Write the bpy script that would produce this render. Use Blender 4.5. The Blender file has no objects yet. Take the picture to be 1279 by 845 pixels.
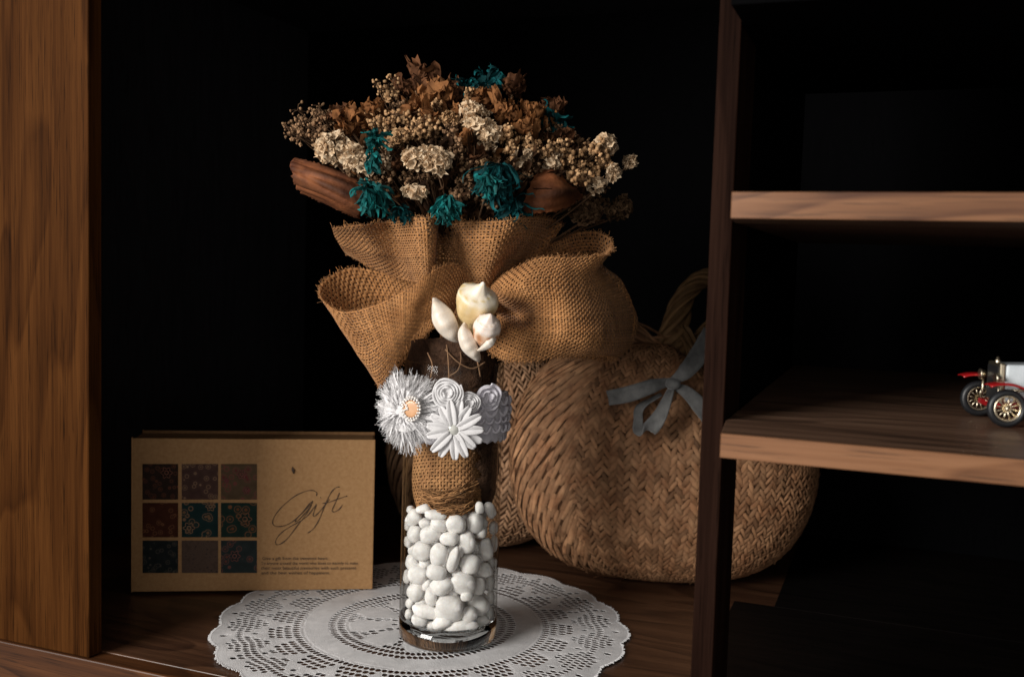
import bpy, math, random
import numpy as np
from mathutils import Vector, Matrix, Euler, noise as mnoise

random.seed(7)
rng = np.random.default_rng(11)
scene = bpy.context.scene
col = scene.collection
PI = math.pi

# ------------------------------------------------------------------ camera
PXF = 1260.0                      # focal length in photo pixels (1279 wide)
YAW, PITCH, ROLL = math.radians(21.0), math.radians(4.2), math.radians(1.7)
Fh = np.array([-math.sin(YAW), math.cos(YAW), 0]); Rt = np.array([math.cos(YAW), math.sin(YAW), 0])
FW = Fh * math.cos(PITCH) + np.array([0, 0, -math.sin(PITCH)])
UP = np.cross(Rt, FW)
IX = math.cos(ROLL) * Rt + math.sin(ROLL) * UP
IU = -math.sin(ROLL) * Rt + math.cos(ROLL) * UP
TV = -FW                          # towards the viewer
def ray(px, py): return PXF * FW + (px - 639.5) * IX - (py - 422.5) * IU
CAM = -ray(559, 797) * (0.1 * PXF / 121) / PXF

def atd(px, py, dep): return CAM + ray(px, py) * dep / PXF
def Q(px, py, d=0.0): return atd(px, py, 1.02 - d)
def onz(px, py, z=0.0):
    r = ray(px, py); return CAM + r * ((z - CAM[2]) / r[2])
def onplane(px, py, p0, n):
    r = ray(px, py); return CAM + r * (np.dot(p0 - CAM, n) / np.dot(r, n))
def oncyl(px, py, R):
    r = ray(px, py)
    a = r[0]**2 + r[1]**2; b = 2 * (CAM[0]*r[0] + CAM[1]*r[1]); c = CAM[0]**2 + CAM[1]**2 - R*R
    disc = max(b*b - 4*a*c, 0.0)
    return CAM + r * ((-b - math.sqrt(disc)) / (2*a))
def nrm(v):
    v = np.asarray(v, float); return v / (np.linalg.norm(v) + 1e-12)

cam_data = bpy.data.cameras.new('camera')
cam = bpy.data.objects.new('camera', cam_data); col.objects.link(cam)
cam_data.sensor_width = 36; cam_data.sensor_fit = 'HORIZONTAL'
cam_data.lens = PXF * 36 / 1279
M = Matrix((tuple(IX), tuple(IU), tuple(TV))).transposed().to_4x4()
M.translation = Vector(CAM)
cam.matrix_world = M
cam_data.clip_start = 0.02; cam_data.clip_end = 60
cam_data.dof.use_dof = True
cam_data.dof.focus_distance = 0.96
cam_data.dof.aperture_fstop = 6.3
scene.camera = cam

# ------------------------------------------------------------------ render
scene.render.engine = 'CYCLES'
scene.cycles.use_denoising = True
try: scene.cycles.denoiser = 'OPENIMAGEDENOISE'
except Exception: pass
scene.cycles.max_bounces = 10; scene.cycles.transparent_max_bounces = 24
scene.cycles.sample_clamp_indirect = 6
scene.view_settings.view_transform = 'Standard'
scene.view_settings.look = 'None'
scene.view_settings.exposure = 0
scene.view_settings.gamma = 1

# ------------------------------------------------------------------ light
world = bpy.data.worlds.new('World'); scene.world = world; world.use_nodes = True
wb = world.node_tree.nodes['Background']
wb.inputs[0].default_value = (1.0, 0.95, 0.90, 1); wb.inputs[1].default_value = 0.18
ld = bpy.data.lights.new('window_light', 'AREA'); lo = bpy.data.objects.new('window_light', ld); col.objects.link(lo)
ld.shape = 'RECTANGLE'; ld.size = 1.15; ld.size_y = 1.05; ld.energy = 82; ld.color = (1.0, 0.96, 0.91)
Ldir = np.array([-0.455 * math.cos(math.radians(15.5)), -0.89 * math.cos(math.radians(15.5)), math.sin(math.radians(15.5))])
lo.location = Vector(np.array([0, 0, 0.28]) + nrm(Ldir) * 2.4)
lo.rotation_euler = Vector(nrm(Ldir)).to_track_quat('Z', 'Y').to_euler()

fd = bpy.data.lights.new('room_fill', 'AREA'); fo = bpy.data.objects.new('room_fill', fd); col.objects.link(fo)  # added soft fill lamp, behind and to the right of the camera
fd.shape = 'RECTANGLE'; fd.size = 2.4; fd.size_y = 1.8; fd.energy = 15; fd.color = (1.0, 0.95, 0.90)
fo.location = Vector((1.1, -3.1, 0.7)); fo.rotation_euler = (Vector((1.1, -3.1, 0.7)) - Vector((0, 0, .25))).to_track_quat('Z', 'Y').to_euler()

# ------------------------------------------------------------------ helpers
class MB:
    def __init__(s): s.v = []; s.f = []; s.t = []; s.uv = None; s.n = 0
    def add(s, verts, faces, tint=1.0):
        verts = np.asarray(verts, float).reshape(-1, 3)
        b = s.n; s.v.append(verts); s.n += len(verts)
        s.f.extend([tuple(int(i) + b for i in f) for f in faces])
        if np.isscalar(tint): s.t.append(np.full(len(verts), float(tint)))
        else: s.t.append(np.asarray(tint, float))
        return b
    def grid(s, P, tint=1.0, close_u=False):
        a, b = P.shape[:2]; fs = []
        for i in range(a if close_u else a - 1):
            i2 = (i + 1) % a
            for j in range(b - 1):
                fs.append((i*b + j, i*b + j + 1, i2*b + j + 1, i2*b + j))
        if not np.isscalar(tint): tint = np.asarray(tint).reshape(-1)
        s.add(P.reshape(-1, 3), fs, tint)
    def box(s, lo_, hi_, tint=1.0):
        x0, y0, z0 = lo_; x1, y1, z1 = hi_
        s.add([(x0,y0,z0),(x1,y0,z0),(x1,y1,z0),(x0,y1,z0),(x0,y0,z1),(x1,y0,z1),(x1,y1,z1),(x0,y1,z1)],
              [(0,3,2,1),(4,5,6,7),(0,1,5,4),(1,2,6,5),(2,3,7,6),(3,0,4,7)], tint)
    def tube(s, pts, r, k=6, tint=1.0, cap=True, flat=1.0, up=None):
        pts = np.asarray(pts, float); n = len(pts)
        r = np.full(n, r) if np.isscalar(r) else np.asarray(r, float)
        T = np.gradient(pts, axis=0); T /= (np.linalg.norm(T, axis=1, keepdims=True) + 1e-12)
        if up is None:
            up = np.array([0, 0, 1.0]) if abs(T[0, 2]) < 0.9 else np.array([1.0, 0, 0])
        V = np.zeros((n, k, 3)); a = nrm(up - T[0] * np.dot(up, T[0]))
        for i in range(n):
            a = nrm(a - T[i] * np.dot(a, T[i])); b = np.cross(T[i], a)
            for j in range(k):
                th = 2*PI*j/k
                V[i, j] = pts[i] + r[i] * (math.cos(th) * a * flat + math.sin(th) * b)
        fs = []
        for i in range(n - 1):
            for j in range(k):
                j2 = (j + 1) % k
                fs.append((i*k + j, i*k + j2, (i+1)*k + j2, (i+1)*k + j))
        if cap:
            fs.append(tuple(range(k - 1, -1, -1))); fs.append(tuple((n-1)*k + j for j in range(k)))
        s.add(V.reshape(-1, 3), fs, tint)
    def ball(s, c, r, sub=1, jit=0.0, tint=1.0, scale=(1, 1, 1), rot=None):
        V, Fc = ICO[sub]
        W = V * np.asarray(scale, float)
        if jit: W = W * (1 + rng.uniform(-jit, jit, (len(V), 1)))
        if rot is not None: W = W @ np.asarray(rot).T
        s.add(W * r + np.asarray(c), Fc, tint)
    def lathe(s, prof, c, axis, k=24, tint=1.0, wob=None):
        axis = nrm(axis); a = nrm(np.cross(axis, [0.3, 0.2, 0.93])); b = np.cross(axis, a)
        P = np.zeros((len(prof), k + 1, 3))
        for i, (r, h) in enumerate(prof):
            for j in range(k + 1):
                th = 2*PI*(j % k)/k
                rr = r * (wob(i, th) if wob else 1)
                P[i, j] = np.asarray(c) + axis*h + rr*(math.cos(th)*a + math.sin(th)*b)
        s.grid(P, tint)
    def build(s, name, mat, parent=None, smooth=True, loc=None):
        me = bpy.data.meshes.new(name)
        V = np.concatenate(s.v) if s.v else np.zeros((0, 3))
        base = np.zeros(3)
        if parent is not None: base = np.array(parent['_base']) if '_base' in parent else np.zeros(3)
        if loc is not None: base = base + 0; 
        me.from_pydata((V - base).tolist(), [], s.f); me.update()
        at = me.attributes.new('tint', 'FLOAT', 'POINT'); at.data.foreach_set('value', np.concatenate(s.t).astype(np.float32))
        if smooth: me.polygons.foreach_set('use_smooth', [True] * len(me.polygons))
        o = bpy.data.objects.new(name, me); col.objects.link(o)
        if mat is not None: me.materials.append(mat)
        if parent is not None:
            o.parent = parent
            o['_base'] = base.tolist()
        return o

def _ico(sub):
    import bmesh
    bm = bmesh.new(); bmesh.ops.create_icosphere(bm, subdivisions=sub, radius=1.0)
    V = np.array([v.co[:] for v in bm.verts]); Fc = [tuple(v.index for v in f.verts) for f in bm.faces]; bm.free()
    return V, Fc
ICO = {i: _ico(i) for i in (1, 2, 3)}

def thing(name, label, cat, base=(0, 0, 0), group=None):
    o = bpy.data.objects.new(name, None); col.objects.link(o)
    o.location = Vector(base); o.empty_display_size = 0.02
    o['label'] = label; o['category'] = cat; o['_base'] = [float(x) for x in base]
    if group: o['group'] = group
    return o
def tag(o, label, cat, group=None):
    o['label'] = label; o['category'] = cat
    if group: o['group'] = group
    return o
def bevel(o, w, seg=2):
    m = o.modifiers.new('bevel', 'BEVEL'); m.width = w; m.segments = seg; m.limit_method = 'ANGLE'
    return o

def cat_eval(ctrl, n):
    """Catmull-Rom through points ctrl (m,3) at n uniform index samples"""
    ctrl = np.asarray(ctrl, float); m = len(ctrl)
    P = np.concatenate([[2*ctrl[0] - ctrl[1]], ctrl, [2*ctrl[-1] - ctrl[-2]]])
    t = np.clip(np.asarray(n, float), 0, m - 1 - 1e-9); i = t.astype(int); u = (t - i)[:, None]
    p0, p1, p2, p3 = P[i], P[i+1], P[i+2], P[i+3]
    return 0.5*((2*p1) + (-p0+p2)*u + (2*p0-5*p1+4*p2-p3)*u**2 + (-p0+3*p1-3*p2+p3)*u**3)
def curve(ctrl, n): return cat_eval(ctrl, np.linspace(0, len(ctrl) - 1, n))
class Patch:
    """smooth surface through a control net [rows][cols] of 3-D points"""
    def __init__(s, ctrl):
        s.c = np.asarray(ctrl, float); R, C = s.c.shape[:2]
        D = s._raw(np.linspace(0, R-1, 40), np.linspace(0, C-1, 60))
        lv = np.linalg.norm(np.diff(D, axis=0), axis=2).mean(1); lu = np.linalg.norm(np.diff(D, axis=1), axis=2).mean(0)
        s.lv, s.lu = lv.sum(), lu.sum()
        s.av = np.concatenate([[0], np.cumsum(lv)]) / s.lv; s.au = np.concatenate([[0], np.cumsum(lu)]) / s.lu
        s.R, s.C = R, C
    def _raw(s, vi, ui):
        R, C = s.c.shape[:2]
        A = np.stack([cat_eval(s.c[:, j], vi) for j in range(C)], 1)
        return np.stack([cat_eval(A[i], ui) for i in range(len(vi))], 0)
    def ev(s, v, u):
        vi = np.interp(v, s.av, np.linspace(0, s.R-1, 40)); ui = np.interp(u, s.au, np.linspace(0, s.C-1, 60))
        return s._raw(vi, ui)

def grid_normals(D):
    du = np.gradient(D, axis=1); dv = np.gradient(D, axis=0)
    n = np.cross(du, dv); return n / (np.linalg.norm(n, axis=2, keepdims=True) + 1e-12)
def woven(mb, patch, pitch=0.0034, fill=0.80, thick=0.0007, closed=False, fray=0.0, wob=0.0):
    """real plain weave: every warp and weft thread is a flattened tube following the surface"""
    nu = max(4, int(patch.lu / pitch)); nv = max(4, int(patch.lv / pitch))
    us = np.linspace(0, 1, nu*2 + 1); vs = np.linspace(0, 1, nv*2 + 1)
    D = patch.ev(vs, us); N = grid_normals(D)
    if wob:
        for i in range(D.shape[0]):
            for j in range(D.shape[1]):
                D[i, j] += N[i, j] * wob * mnoise.noise(Vector(D[i, j]) * 38)
    def thread(C, Nn, side, phase, w):
        n = len(C); off = thick * np.where((np.arange(n) + phase) % 4 < 2, 1, -1) if False else thick * np.sin((np.arange(n) + phase) * PI / 2)
        c = C + Nn * off[:, None]
        wd = w * (1 + 0.16*np.sin(np.arange(n)*0.9 + rng.uniform(0, 6)) + rng.uniform(-.12, .12, n))
        V = np.stack([c + side*wd[:, None], c + side*wd[:, None]*.55 + Nn*thick*.8, c - side*wd[:, None]*.55 + Nn*thick*.8, c - side*wd[:, None], c - Nn*thick*.8], 1)
        fs = []
        for i in range(n - 1):
            for k in range(5):
                k2 = (k + 1) % 5
                fs.append((i*5+k, i*5+k2, (i+1)*5+k2, (i+1)*5+k))
        mb.add(V.reshape(-1, 3), fs, np.clip(rng.normal(1, .13) + np.repeat(rng.normal(0, .05, n), 5), .55, 1.5))
    dv = np.gradient(D, axis=0); dv /= (np.linalg.norm(dv, axis=2, keepdims=True) + 1e-12)
    du = np.gradient(D, axis=1); du /= (np.linalg.norm(du, axis=2, keepdims=True) + 1e-12)
    sp_u = np.linalg.norm(np.gradient(D, axis=1), axis=2); sp_v = np.linalg.norm(np.gradient(D, axis=0), axis=2)
    for i in range(0, nu):           # threads running along v
        j = 2*i + 1; sh = rng.uniform(-.12, .12)
        C = D[:, j] + du[:, j]*(sp_u[:, j]*sh*2)[:, None]
        thread(C, N[:, j], du[:, j], 1 + 2*(i % 2), np.minimum(sp_u[:, j]*fill, pitch*.62))
    for i in range(0, nv):           # threads running along u
        j = 2*i + 1; sh = rng.uniform(-.12, .12)
        C = D[j] + dv[j]*(sp_v[j]*sh*2)[:, None]
        thread(C, N[j], dv[j], 3 + 2*(i % 2), np.minimum(sp_v[j]*fill, pitch*.62))
    if fray:
        for edge, nn in ((D[0], -dv[0]), (D[-1], dv[-1])):
            for k in range(len(edge)):
                for q in range(2):
                    a = edge[k] + rng.normal(0, .0006, 3); d_ = nn[k] + rng.normal(0, .7, 3)
                    L = fray * rng.uniform(.3, 1.0)
                    mb.tube([a, a + d_*L*.5, a + d_*L + rng.normal(0, .25, 3)*L], .00022, 3, rng.uniform(.8, 1.4), cap=False)

# ------------------------------------------------------------------ materials
def new_mat(name):
    m = bpy.data.materials.new(name); m.use_nodes = True
    nt = m.node_tree; nt.nodes.clear()
    out = nt.nodes.new('ShaderNodeOutputMaterial'); b = nt.nodes.new('ShaderNodeBsdfPrincipled')
    nt.links.new(b.outputs[0], out.inputs[0]); return m, nt, b, out
def N_(nt, t, **kw):
    n = nt.nodes.new(t)
    for k, v in kw.items(): setattr(n, k, v)
    return n
def setin(n, **kw):
    for k, v in kw.items(): n.inputs[k.replace('_', ' ')].default_value = v
def ramp(nt, stops):
    r = nt.nodes.new('ShaderNodeValToRGB'); e = r.color_ramp.elements
    while len(e) < len(stops): e.new(0.5)
    for i, (p, c) in enumerate(stops): e[i].position = p; e[i].color = (*c, 1)
    return r
def soft_mat(name, c1, c2, rough=0.9, scale=60, bump=0.25, bscale=400, trans=0.0, spec=0.2, sheen=0.0, tint=True, bdist=0.001, sss=0.0):
    """mottled two-tone surface whose strength follows the per-piece tint attribute"""
    m, nt, b, out = new_mat(name); L = nt.links.new
    tc = N_(nt, 'ShaderNodeTexCoord')
    n1 = N_(nt, 'ShaderNodeTexNoise'); setin(n1, Scale=scale, Detail=5.0, Roughness=.65); L(tc.outputs['Object'], n1.inputs['Vector'])
    r = ramp(nt, [(0.32, c1), (0.68, c2)]); L(n1.outputs[0], r.inputs[0])
    colr = r.outputs[0]
    if tint:
        a = N_(nt, 'ShaderNodeAttribute', attribute_name='tint')
        mx = N_(nt, 'ShaderNodeMix', data_type='RGBA', blend_type='MULTIPLY'); mx.inputs[0].default_value = 1
        L(colr, mx.inputs[6]); L(a.outputs['Fac'], mx.inputs[7]); colr = mx.outputs[2]
    L(colr, b.inputs['Base Color'])
    b.inputs['Roughness'].default_value = rough; b.inputs['Specular IOR Level'].default_value = spec
    if sheen: b.inputs['Sheen Weight'].default_value = sheen
    if sss:
        b.inputs['Subsurface Weight'].default_value = sss; b.inputs['Subsurface Radius'].default_value = (.004, .003, .002); b.inputs['Subsurface Scale'].default_value = .5
    n2 = N_(nt, 'ShaderNodeTexNoise'); setin(n2, Scale=bscale, Detail=3.0); L(tc.outputs['Object'], n2.inputs['Vector'])
    bp = N_(nt, 'ShaderNodeBump'); setin(bp, Strength=bump, Distance=bdist); L(n2.outputs[0], bp.inputs['Height']); L(bp.outputs[0], b.inputs['Normal'])
    if trans:
        t = N_(nt, 'ShaderNodeBsdfTranslucent'); L(colr, t.inputs[0])
        ms = N_(nt, 'ShaderNodeMixShader'); ms.inputs[0].default_value = trans
        L(b.outputs[0], ms.inputs[1]); L(t.outputs[0], ms.inputs[2]); L(ms.outputs[0], out.inputs[0])
    return m
def plain(name, c, rough=.5, metal=0.0, coat=0.0, spec=.5):
    m, nt, b, out = new_mat(name)
    tc = N_(nt, 'ShaderNodeTexCoord'); n1 = N_(nt, 'ShaderNodeTexNoise'); setin(n1, Scale=90.0, Detail=4.0)
    nt.links.new(tc.outputs['Object'], n1.inputs['Vector'])
    r = ramp(nt, [(.3, tuple(x*.82 for x in c)), (.7, tuple(min(1, x*1.12) for x in c))]); nt.links.new(n1.outputs[0], r.inputs[0])
    nt.links.new(r.outputs[0], b.inputs['Base Color'])
    b.inputs['Roughness'].default_value = rough; b.inputs['Metallic'].default_value = metal; b.inputs['Coat Weight'].default_value = coat
    b.inputs['Specular IOR Level'].default_value = spec
    return m
def wood_mat(name, dark, mid, light, along='Z', fig=1.0, rough=.42, streak=1.0, spec=.35, off=(0, 0, 0)):
    m, nt, b, out = new_mat(name); L = nt.links.new
    tc = N_(nt, 'ShaderNodeTexCoord')
    def mapping(across, alo):
        mp = N_(nt, 'ShaderNodeMapping'); s = [across]*3; s['XYZ'.index(along)] = alo
        mp.inputs['Scale'].default_value = s; mp.inputs['Location'].default_value = off; L(tc.outputs['Object'], mp.inputs[0]); return mp
    m1 = mapping(9.0, 1.5)
    nz = N_(nt, 'ShaderNodeTexNoise'); setin(nz, Scale=1.0, Detail=2.0, Roughness=.5, Distortion=.35); L(m1.outputs[0], nz.inputs['Vector'])
    mu = N_(nt, 'ShaderNodeMath', operation='MULTIPLY'); mu.inputs[1].default_value = 13.0*fig; L(nz.outputs[0], mu.inputs[0])
    fr = N_(nt, 'ShaderNodeMath', operation='FRACT'); L(mu.outputs[0], fr.inputs[0])     # contour lines of a smooth field = growth rings
    r1 = ramp(nt, [(0.0, (1, 1, 1)), (.62, (.62,)*3), (.9, (.12,)*3), (1.0, (1, 1, 1))]); L(fr.outputs[0], r1.inputs[0])
    m2 = mapping(260.0, 5.0)
    ns = N_(nt, 'ShaderNodeTexNoise'); setin(ns, Scale=1.0, Detail=5.0, Roughness=.7); L(m2.outputs[0], ns.inputs['Vector'])
    m3 = mapping(60.0, 2.6)
    nb = N_(nt, 'ShaderNodeTexNoise'); setin(nb, Scale=1.0, Detail=3.0); L(m3.outputs[0], nb.inputs['Vector'])
    a1 = N_(nt, 'ShaderNodeMath', operation='MULTIPLY'); a1.inputs[1].default_value = .24*fig + .06; L(r1.outputs[0], a1.inputs[0])
    a2 = N_(nt, 'ShaderNodeMath', operation='MULTIPLY_ADD'); a2.inputs[1].default_value = .50*streak; L(ns.outputs[0], a2.inputs[0]); L(a1.outputs[0], a2.inputs[2])
    a3 = N_(nt, 'ShaderNodeMath', operation='MULTIPLY_ADD'); a3.inputs[1].default_value = .55; L(nb.outputs[0], a3.inputs[0]); L(a2.outputs[0], a3.inputs[2])
    r = ramp(nt, [(.45, dark), (.72, mid), (1.0, light)]); L(a3.outputs[0], r.inputs[0])
    m4 = mapping(700.0, 22.0)
    npz = N_(nt, 'ShaderNodeTexNoise'); setin(npz, Scale=1.0, Detail=2.0); L(m4.outputs[0], npz.inputs['Vector'])
    rp = ramp(nt, [(.30, (.35,)*3), (.42, (1, 1, 1))]); L(npz.outputs[0], rp.inputs[0])
    mx = N_(nt, 'ShaderNodeMix', data_type='RGBA', blend_type='MULTIPLY'); mx.inputs[0].default_value = .8
    L(r.outputs[0], mx.inputs[6]); L(rp.outputs[0], mx.inputs[7]); L(mx.outputs[2], b.inputs['Base Color'])
    bp = N_(nt, 'ShaderNodeBump'); setin(bp, Strength=.22, Distance=.0006); L(a3.outputs[0], bp.inputs['Height']); L(bp.outputs[0], b.inputs['Normal'])
    b.inputs['Roughness'].default_value = rough; b.inputs['Specular IOR Level'].default_value = spec
    return m

W_panel = wood_mat('panel_wood', (.013, .0042, .0011), (.040, .0135, .0031), (.074, .027, .0065), 'Z', .55, streak=1.5, rough=.6, spec=.02)
W_edge = wood_mat('edge_wood', (.070, .024, .009), (.185, .080, .034), (.27, .128, .060), 'X', .8, streak=1.1)
W_shelf = wood_mat('shelf_wood', (.032, .017, .0105), (.12, .064, .039), (.23, .135, .086), 'X', .9, rough=.38, spec=.5)
W_post = wood_mat('post_wood', (.005, .0020, .0013), (.015, .0065, .0042), (.030, .014, .009), 'Z', .5, streak=1.3, rough=.7, spec=.02)
W_floor = wood_mat('floor_wood', (.018, .007, .004), (.06, .026, .013), (.12, .056, .028), 'X', .9, rough=.36, spec=.5)
W_rail = wood_mat('rail_wood', (.018, .006, .0024), (.062, .022, .007), (.12, .046, .015), 'X', .9)
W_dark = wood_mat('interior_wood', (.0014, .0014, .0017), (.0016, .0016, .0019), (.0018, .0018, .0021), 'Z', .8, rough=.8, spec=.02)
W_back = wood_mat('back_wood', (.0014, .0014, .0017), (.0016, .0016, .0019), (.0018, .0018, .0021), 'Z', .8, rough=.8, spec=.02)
W_side = wood_mat('side_wood', (.022, .0215, .024), (.027, .0265, .029), (.032, .031, .034), 'Z', .8, rough=.8, spec=.02)  # paler than the back wood: lifted black of unlit boards put into the colour
W_bay_shade = wood_mat('bay_shade_wood', (.0026, .0020, .0018), (.0042, .0031, .0027), (.006, .0042, .0036), 'X', .9, rough=.6, spec=.06)  # near-black wood, shade of the right bay floor put into the colour
M_burlap = soft_mat('burlap', (.31, .136, .046), (.50, .245, .094), .95, 45, .5, 1500, trans=.10, spec=.08, sheen=.15)
M_burlapdark = soft_mat('burlap_dark', (.10, .052, .028), (.26, .14, .07), .95, 55, .5, 1500, spec=.08)
M_wrap = soft_mat('wrap_burlap', (.26, .125, .055), (.44, .23, .10), .95, 55, .5, 1500, spec=.08)

# ------------------------------------------------------------------ cabinet
YF = -0.1935
cab = thing('shelf_unit', 'dark wooden shelf unit with orange-brown grain, upright divider and two protruding shelves', 'shelf unit', (0, .1, 0))
def cbox(name, lo_, hi_, mat, bev=.0008, label=None):
    mb = MB(); mb.box(lo_, hi_); o = mb.build(name, mat, cab, smooth=False); bevel(o, bev)
    if label: o['label'] = label
    return o
    return o
cbox('side_panel', (-.56, YF, 0.0), (-.2875, -.1765, .80), W_panel, .0012, 'wide front stile of reddish brown wood with swirling grain')
cbox('divider', (.2862, YF, -.10), (.302, -.117, .80), W_post, .0009, 'narrow dark walnut upright')
cbox('bottom_rail', (-.8, YF - .0025, -.10), (.80, YF + .019, -.0005), W_rail, .0014)
cbox('floor_board', (-.8, YF + .0195, -.03), (.80, .62, 0.0), W_floor, .0008)
cbox('bay_shade_board', (.2545, YF + .02, .0), (.80, .25, .0018), W_bay_shade, .0005, 'added dark board with painted shade over the right bay floor')  # thin added boards whose dark colour stands for shade on the floor
cbox('bay_shade_board', (.30, .2505, .0), (.80, .598, .0018), W_bay_shade, .0005, 'added dark board with painted shade over the right bay floor')
cbox('shade_partition', (.2875, -.1165, .2628), (.3015, .30, .80), W_dark, .0006, 'added dark partition that shades the right shelves from the main bay')  # added panel that blocks the window light from the right shelves
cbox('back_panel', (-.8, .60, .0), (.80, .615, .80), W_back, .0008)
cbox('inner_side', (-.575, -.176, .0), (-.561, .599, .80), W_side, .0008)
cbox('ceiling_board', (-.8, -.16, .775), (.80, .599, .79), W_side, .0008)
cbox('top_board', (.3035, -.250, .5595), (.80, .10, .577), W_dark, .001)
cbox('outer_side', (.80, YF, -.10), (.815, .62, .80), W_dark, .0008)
def shelf(z0, z1, label):
    mb = MB(); yb = .30
    xs = [(.3104, -.2552), (.3035, -.193), (.3035, yb), (.80, yb), (.80, -.2552)]
    v = [(x, y, z0) for x, y in xs] + [(x, y, z1) for x, y in xs]
    mb.add(v, [(4, 3, 2, 1, 0)[::-1][::-1], (5, 6, 7, 8, 9)[::-1][::-1], (0, 1, 6, 5), (1, 2, 7, 6), (2, 3, 8, 7), (3, 4, 9, 8), (4, 0, 5, 9)])
    o = mb.build('shelf', W_shelf, cab, smooth=False); o['label'] = label
    import bmesh
    bm = bmesh.new(); bm.from_mesh(o.data); bmesh.ops.recalc_face_normals(bm, faces=bm.faces); bm.to_mesh(o.data); bm.free()
    bevel(o, .0007)
    mb = MB(); mb.box((.3106, -.2562, z0 - .0002), (.80, -.2553, z1 + .0002))
    e = mb.build('edge_band', W_edge, o, smooth=False); bevel(e, .0003, 1)
    return o
shelf(.2628, .2785, 'lower shelf carrying the toy car')
shelf(.4212, .438, 'upper empty shelf with pale edge')

# ------------------------------------------------------------------ doily
def doily():
    M_lace = soft_mat('lace', (.55, .545, .55), (.70, .69, .695), .95, 30, .55, 900, spec=.1, bdist=.0008)
    cx, cy = -.041, .026; mb = MB()
    NM = 20
    def hole(r, th, row, colm, per):
        sec = (th * NM / (2*PI)) % 1.0; s = abs(sec - .5) * 2          # 0 in the middle of a motif, 1 on its border
        if r < .012: return False
        if r < .034: return (row + colm) % 2 == 0 and r > .02
        p8 = (th * 9 / (2*PI) + .15) % 1.0; e8 = min(p8, 1 - p8) * 2*PI/9 * r
        if r < .081:
            if r > .072 and abs(p8 - .5) > .27: return True
            return e8 < .0036
        if r < .0995: return True
        if r < .1275: return False
        if r < .136: return True
        if r < .163: return s > .16 + (r - .134)/.030*.50
        if r < .214:
            d = abs(r - .192)/.0275 + s*1.05
            if d < 1.08: return True
            return s > .90 and r < .216
        return False
    dr = .0092
    zones = [(0.0, .034, 30), (.034, .062, 60), (.062, .119, 100), (.119, .163, 140), (.163, .2275, 200)]
    def warp(r, th):
        w = min(1, max(0, (r - .15)/.07))
        k = 1 + .026 * w * (abs(math.cos(th*NM/2)) - .5) * 1.3
        # slight hand-made unevenness
        nx = mnoise.noise(Vector((math.cos(th)*2, math.sin(th)*2, r*9)))
        R = r*k*(1 + .012*nx*w)*(1 - .062*w)
        x, y = cx + R*math.cos(th), cy + R*math.sin(th)
        z = .0016 + .0008*mnoise.noise(Vector((x*16, y*16, .3))) + .0012*w*(.4 + mnoise.noise(Vector((x*22, y*22, 4.3))))
        return (x, y, z)
    for r0, r1, n in zones:
        nr = max(1, round((r1 - r0)/dr)); h = (r1 - r0)/nr
        for i in range(nr):
            ra, rb = r0 + i*h, r0 + (i+1)*h; rm = (ra + rb)/2; off = (i % 2)*.5
            for j in range(n):
                a0, a1 = 2*PI*(j + off)/n, 2*PI*(j + 1 + off)/n; am = (a0 + a1)/2
                if ra == 0:
                    mb.add([warp(0, 0), warp(rb, a0), warp(rb, a1)], [(0, 1, 2)]); continue
                if hole(rm, am % (2*PI), i, j, n):
                    o8 = []; i8 = []
                    fr_ = rng.uniform(.90, .99); fa = rng.uniform(.86, .98)
                    rj, aj = rng.uniform(-.06, .06)*h, rng.uniform(-.06, .06)*(a1-a0)
                    for k in range(8):
                        t = 2*PI*k/8
                        q = max(abs(math.cos(t)), abs(math.sin(t)))
                        o8.append(warp(rm + math.cos(t)/q*h/2, am + math.sin(t)/q*(a1-a0)/2))
                        i8.append(warp(rm + rj + math.cos(t)*h/2*fr_, am + aj + math.sin(t)*(a1-a0)/2*fa))
                    mb.add(o8 + i8, [(k, (k+1) % 8, 8 + (k+1) % 8, 8 + k) for k in range(8)], 1.0)
                else:
                    P = np.array([[warp(ra + (rb-ra)*u, a0 + (a1-a0)*w_) for w_ in (0, .5, 1)] for u in (0, .5, 1)])
                    mb.grid(P, rng.uniform(.93, 1.05))
    # picot edge
    for k in range(700):
        th = 2*PI*k/700
        p = np.array(warp(.2275 + .0006*(k % 2), th)); q = np.array(warp(.2297 + rng.uniform(-.0012, .0012), th + .002))
        mb.tube([p, q], [.0006, .0004], 4, 1.0)
    o = mb.build('doily', M_lace, smooth=False)
    import bmesh
    bm = bmesh.new(); bm.from_mesh(o.data); bmesh.ops.remove_doubles(bm, verts=bm.verts, dist=.00025); bm.to_mesh(o.data); bm.free()
    m = o.modifiers.new('solid', 'SOLIDIFY'); m.thickness = .0005; m.offset = 0
    tag(o, 'round white lace doily with scalloped edge spread under the glass vase', 'doily')
doily()

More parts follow.
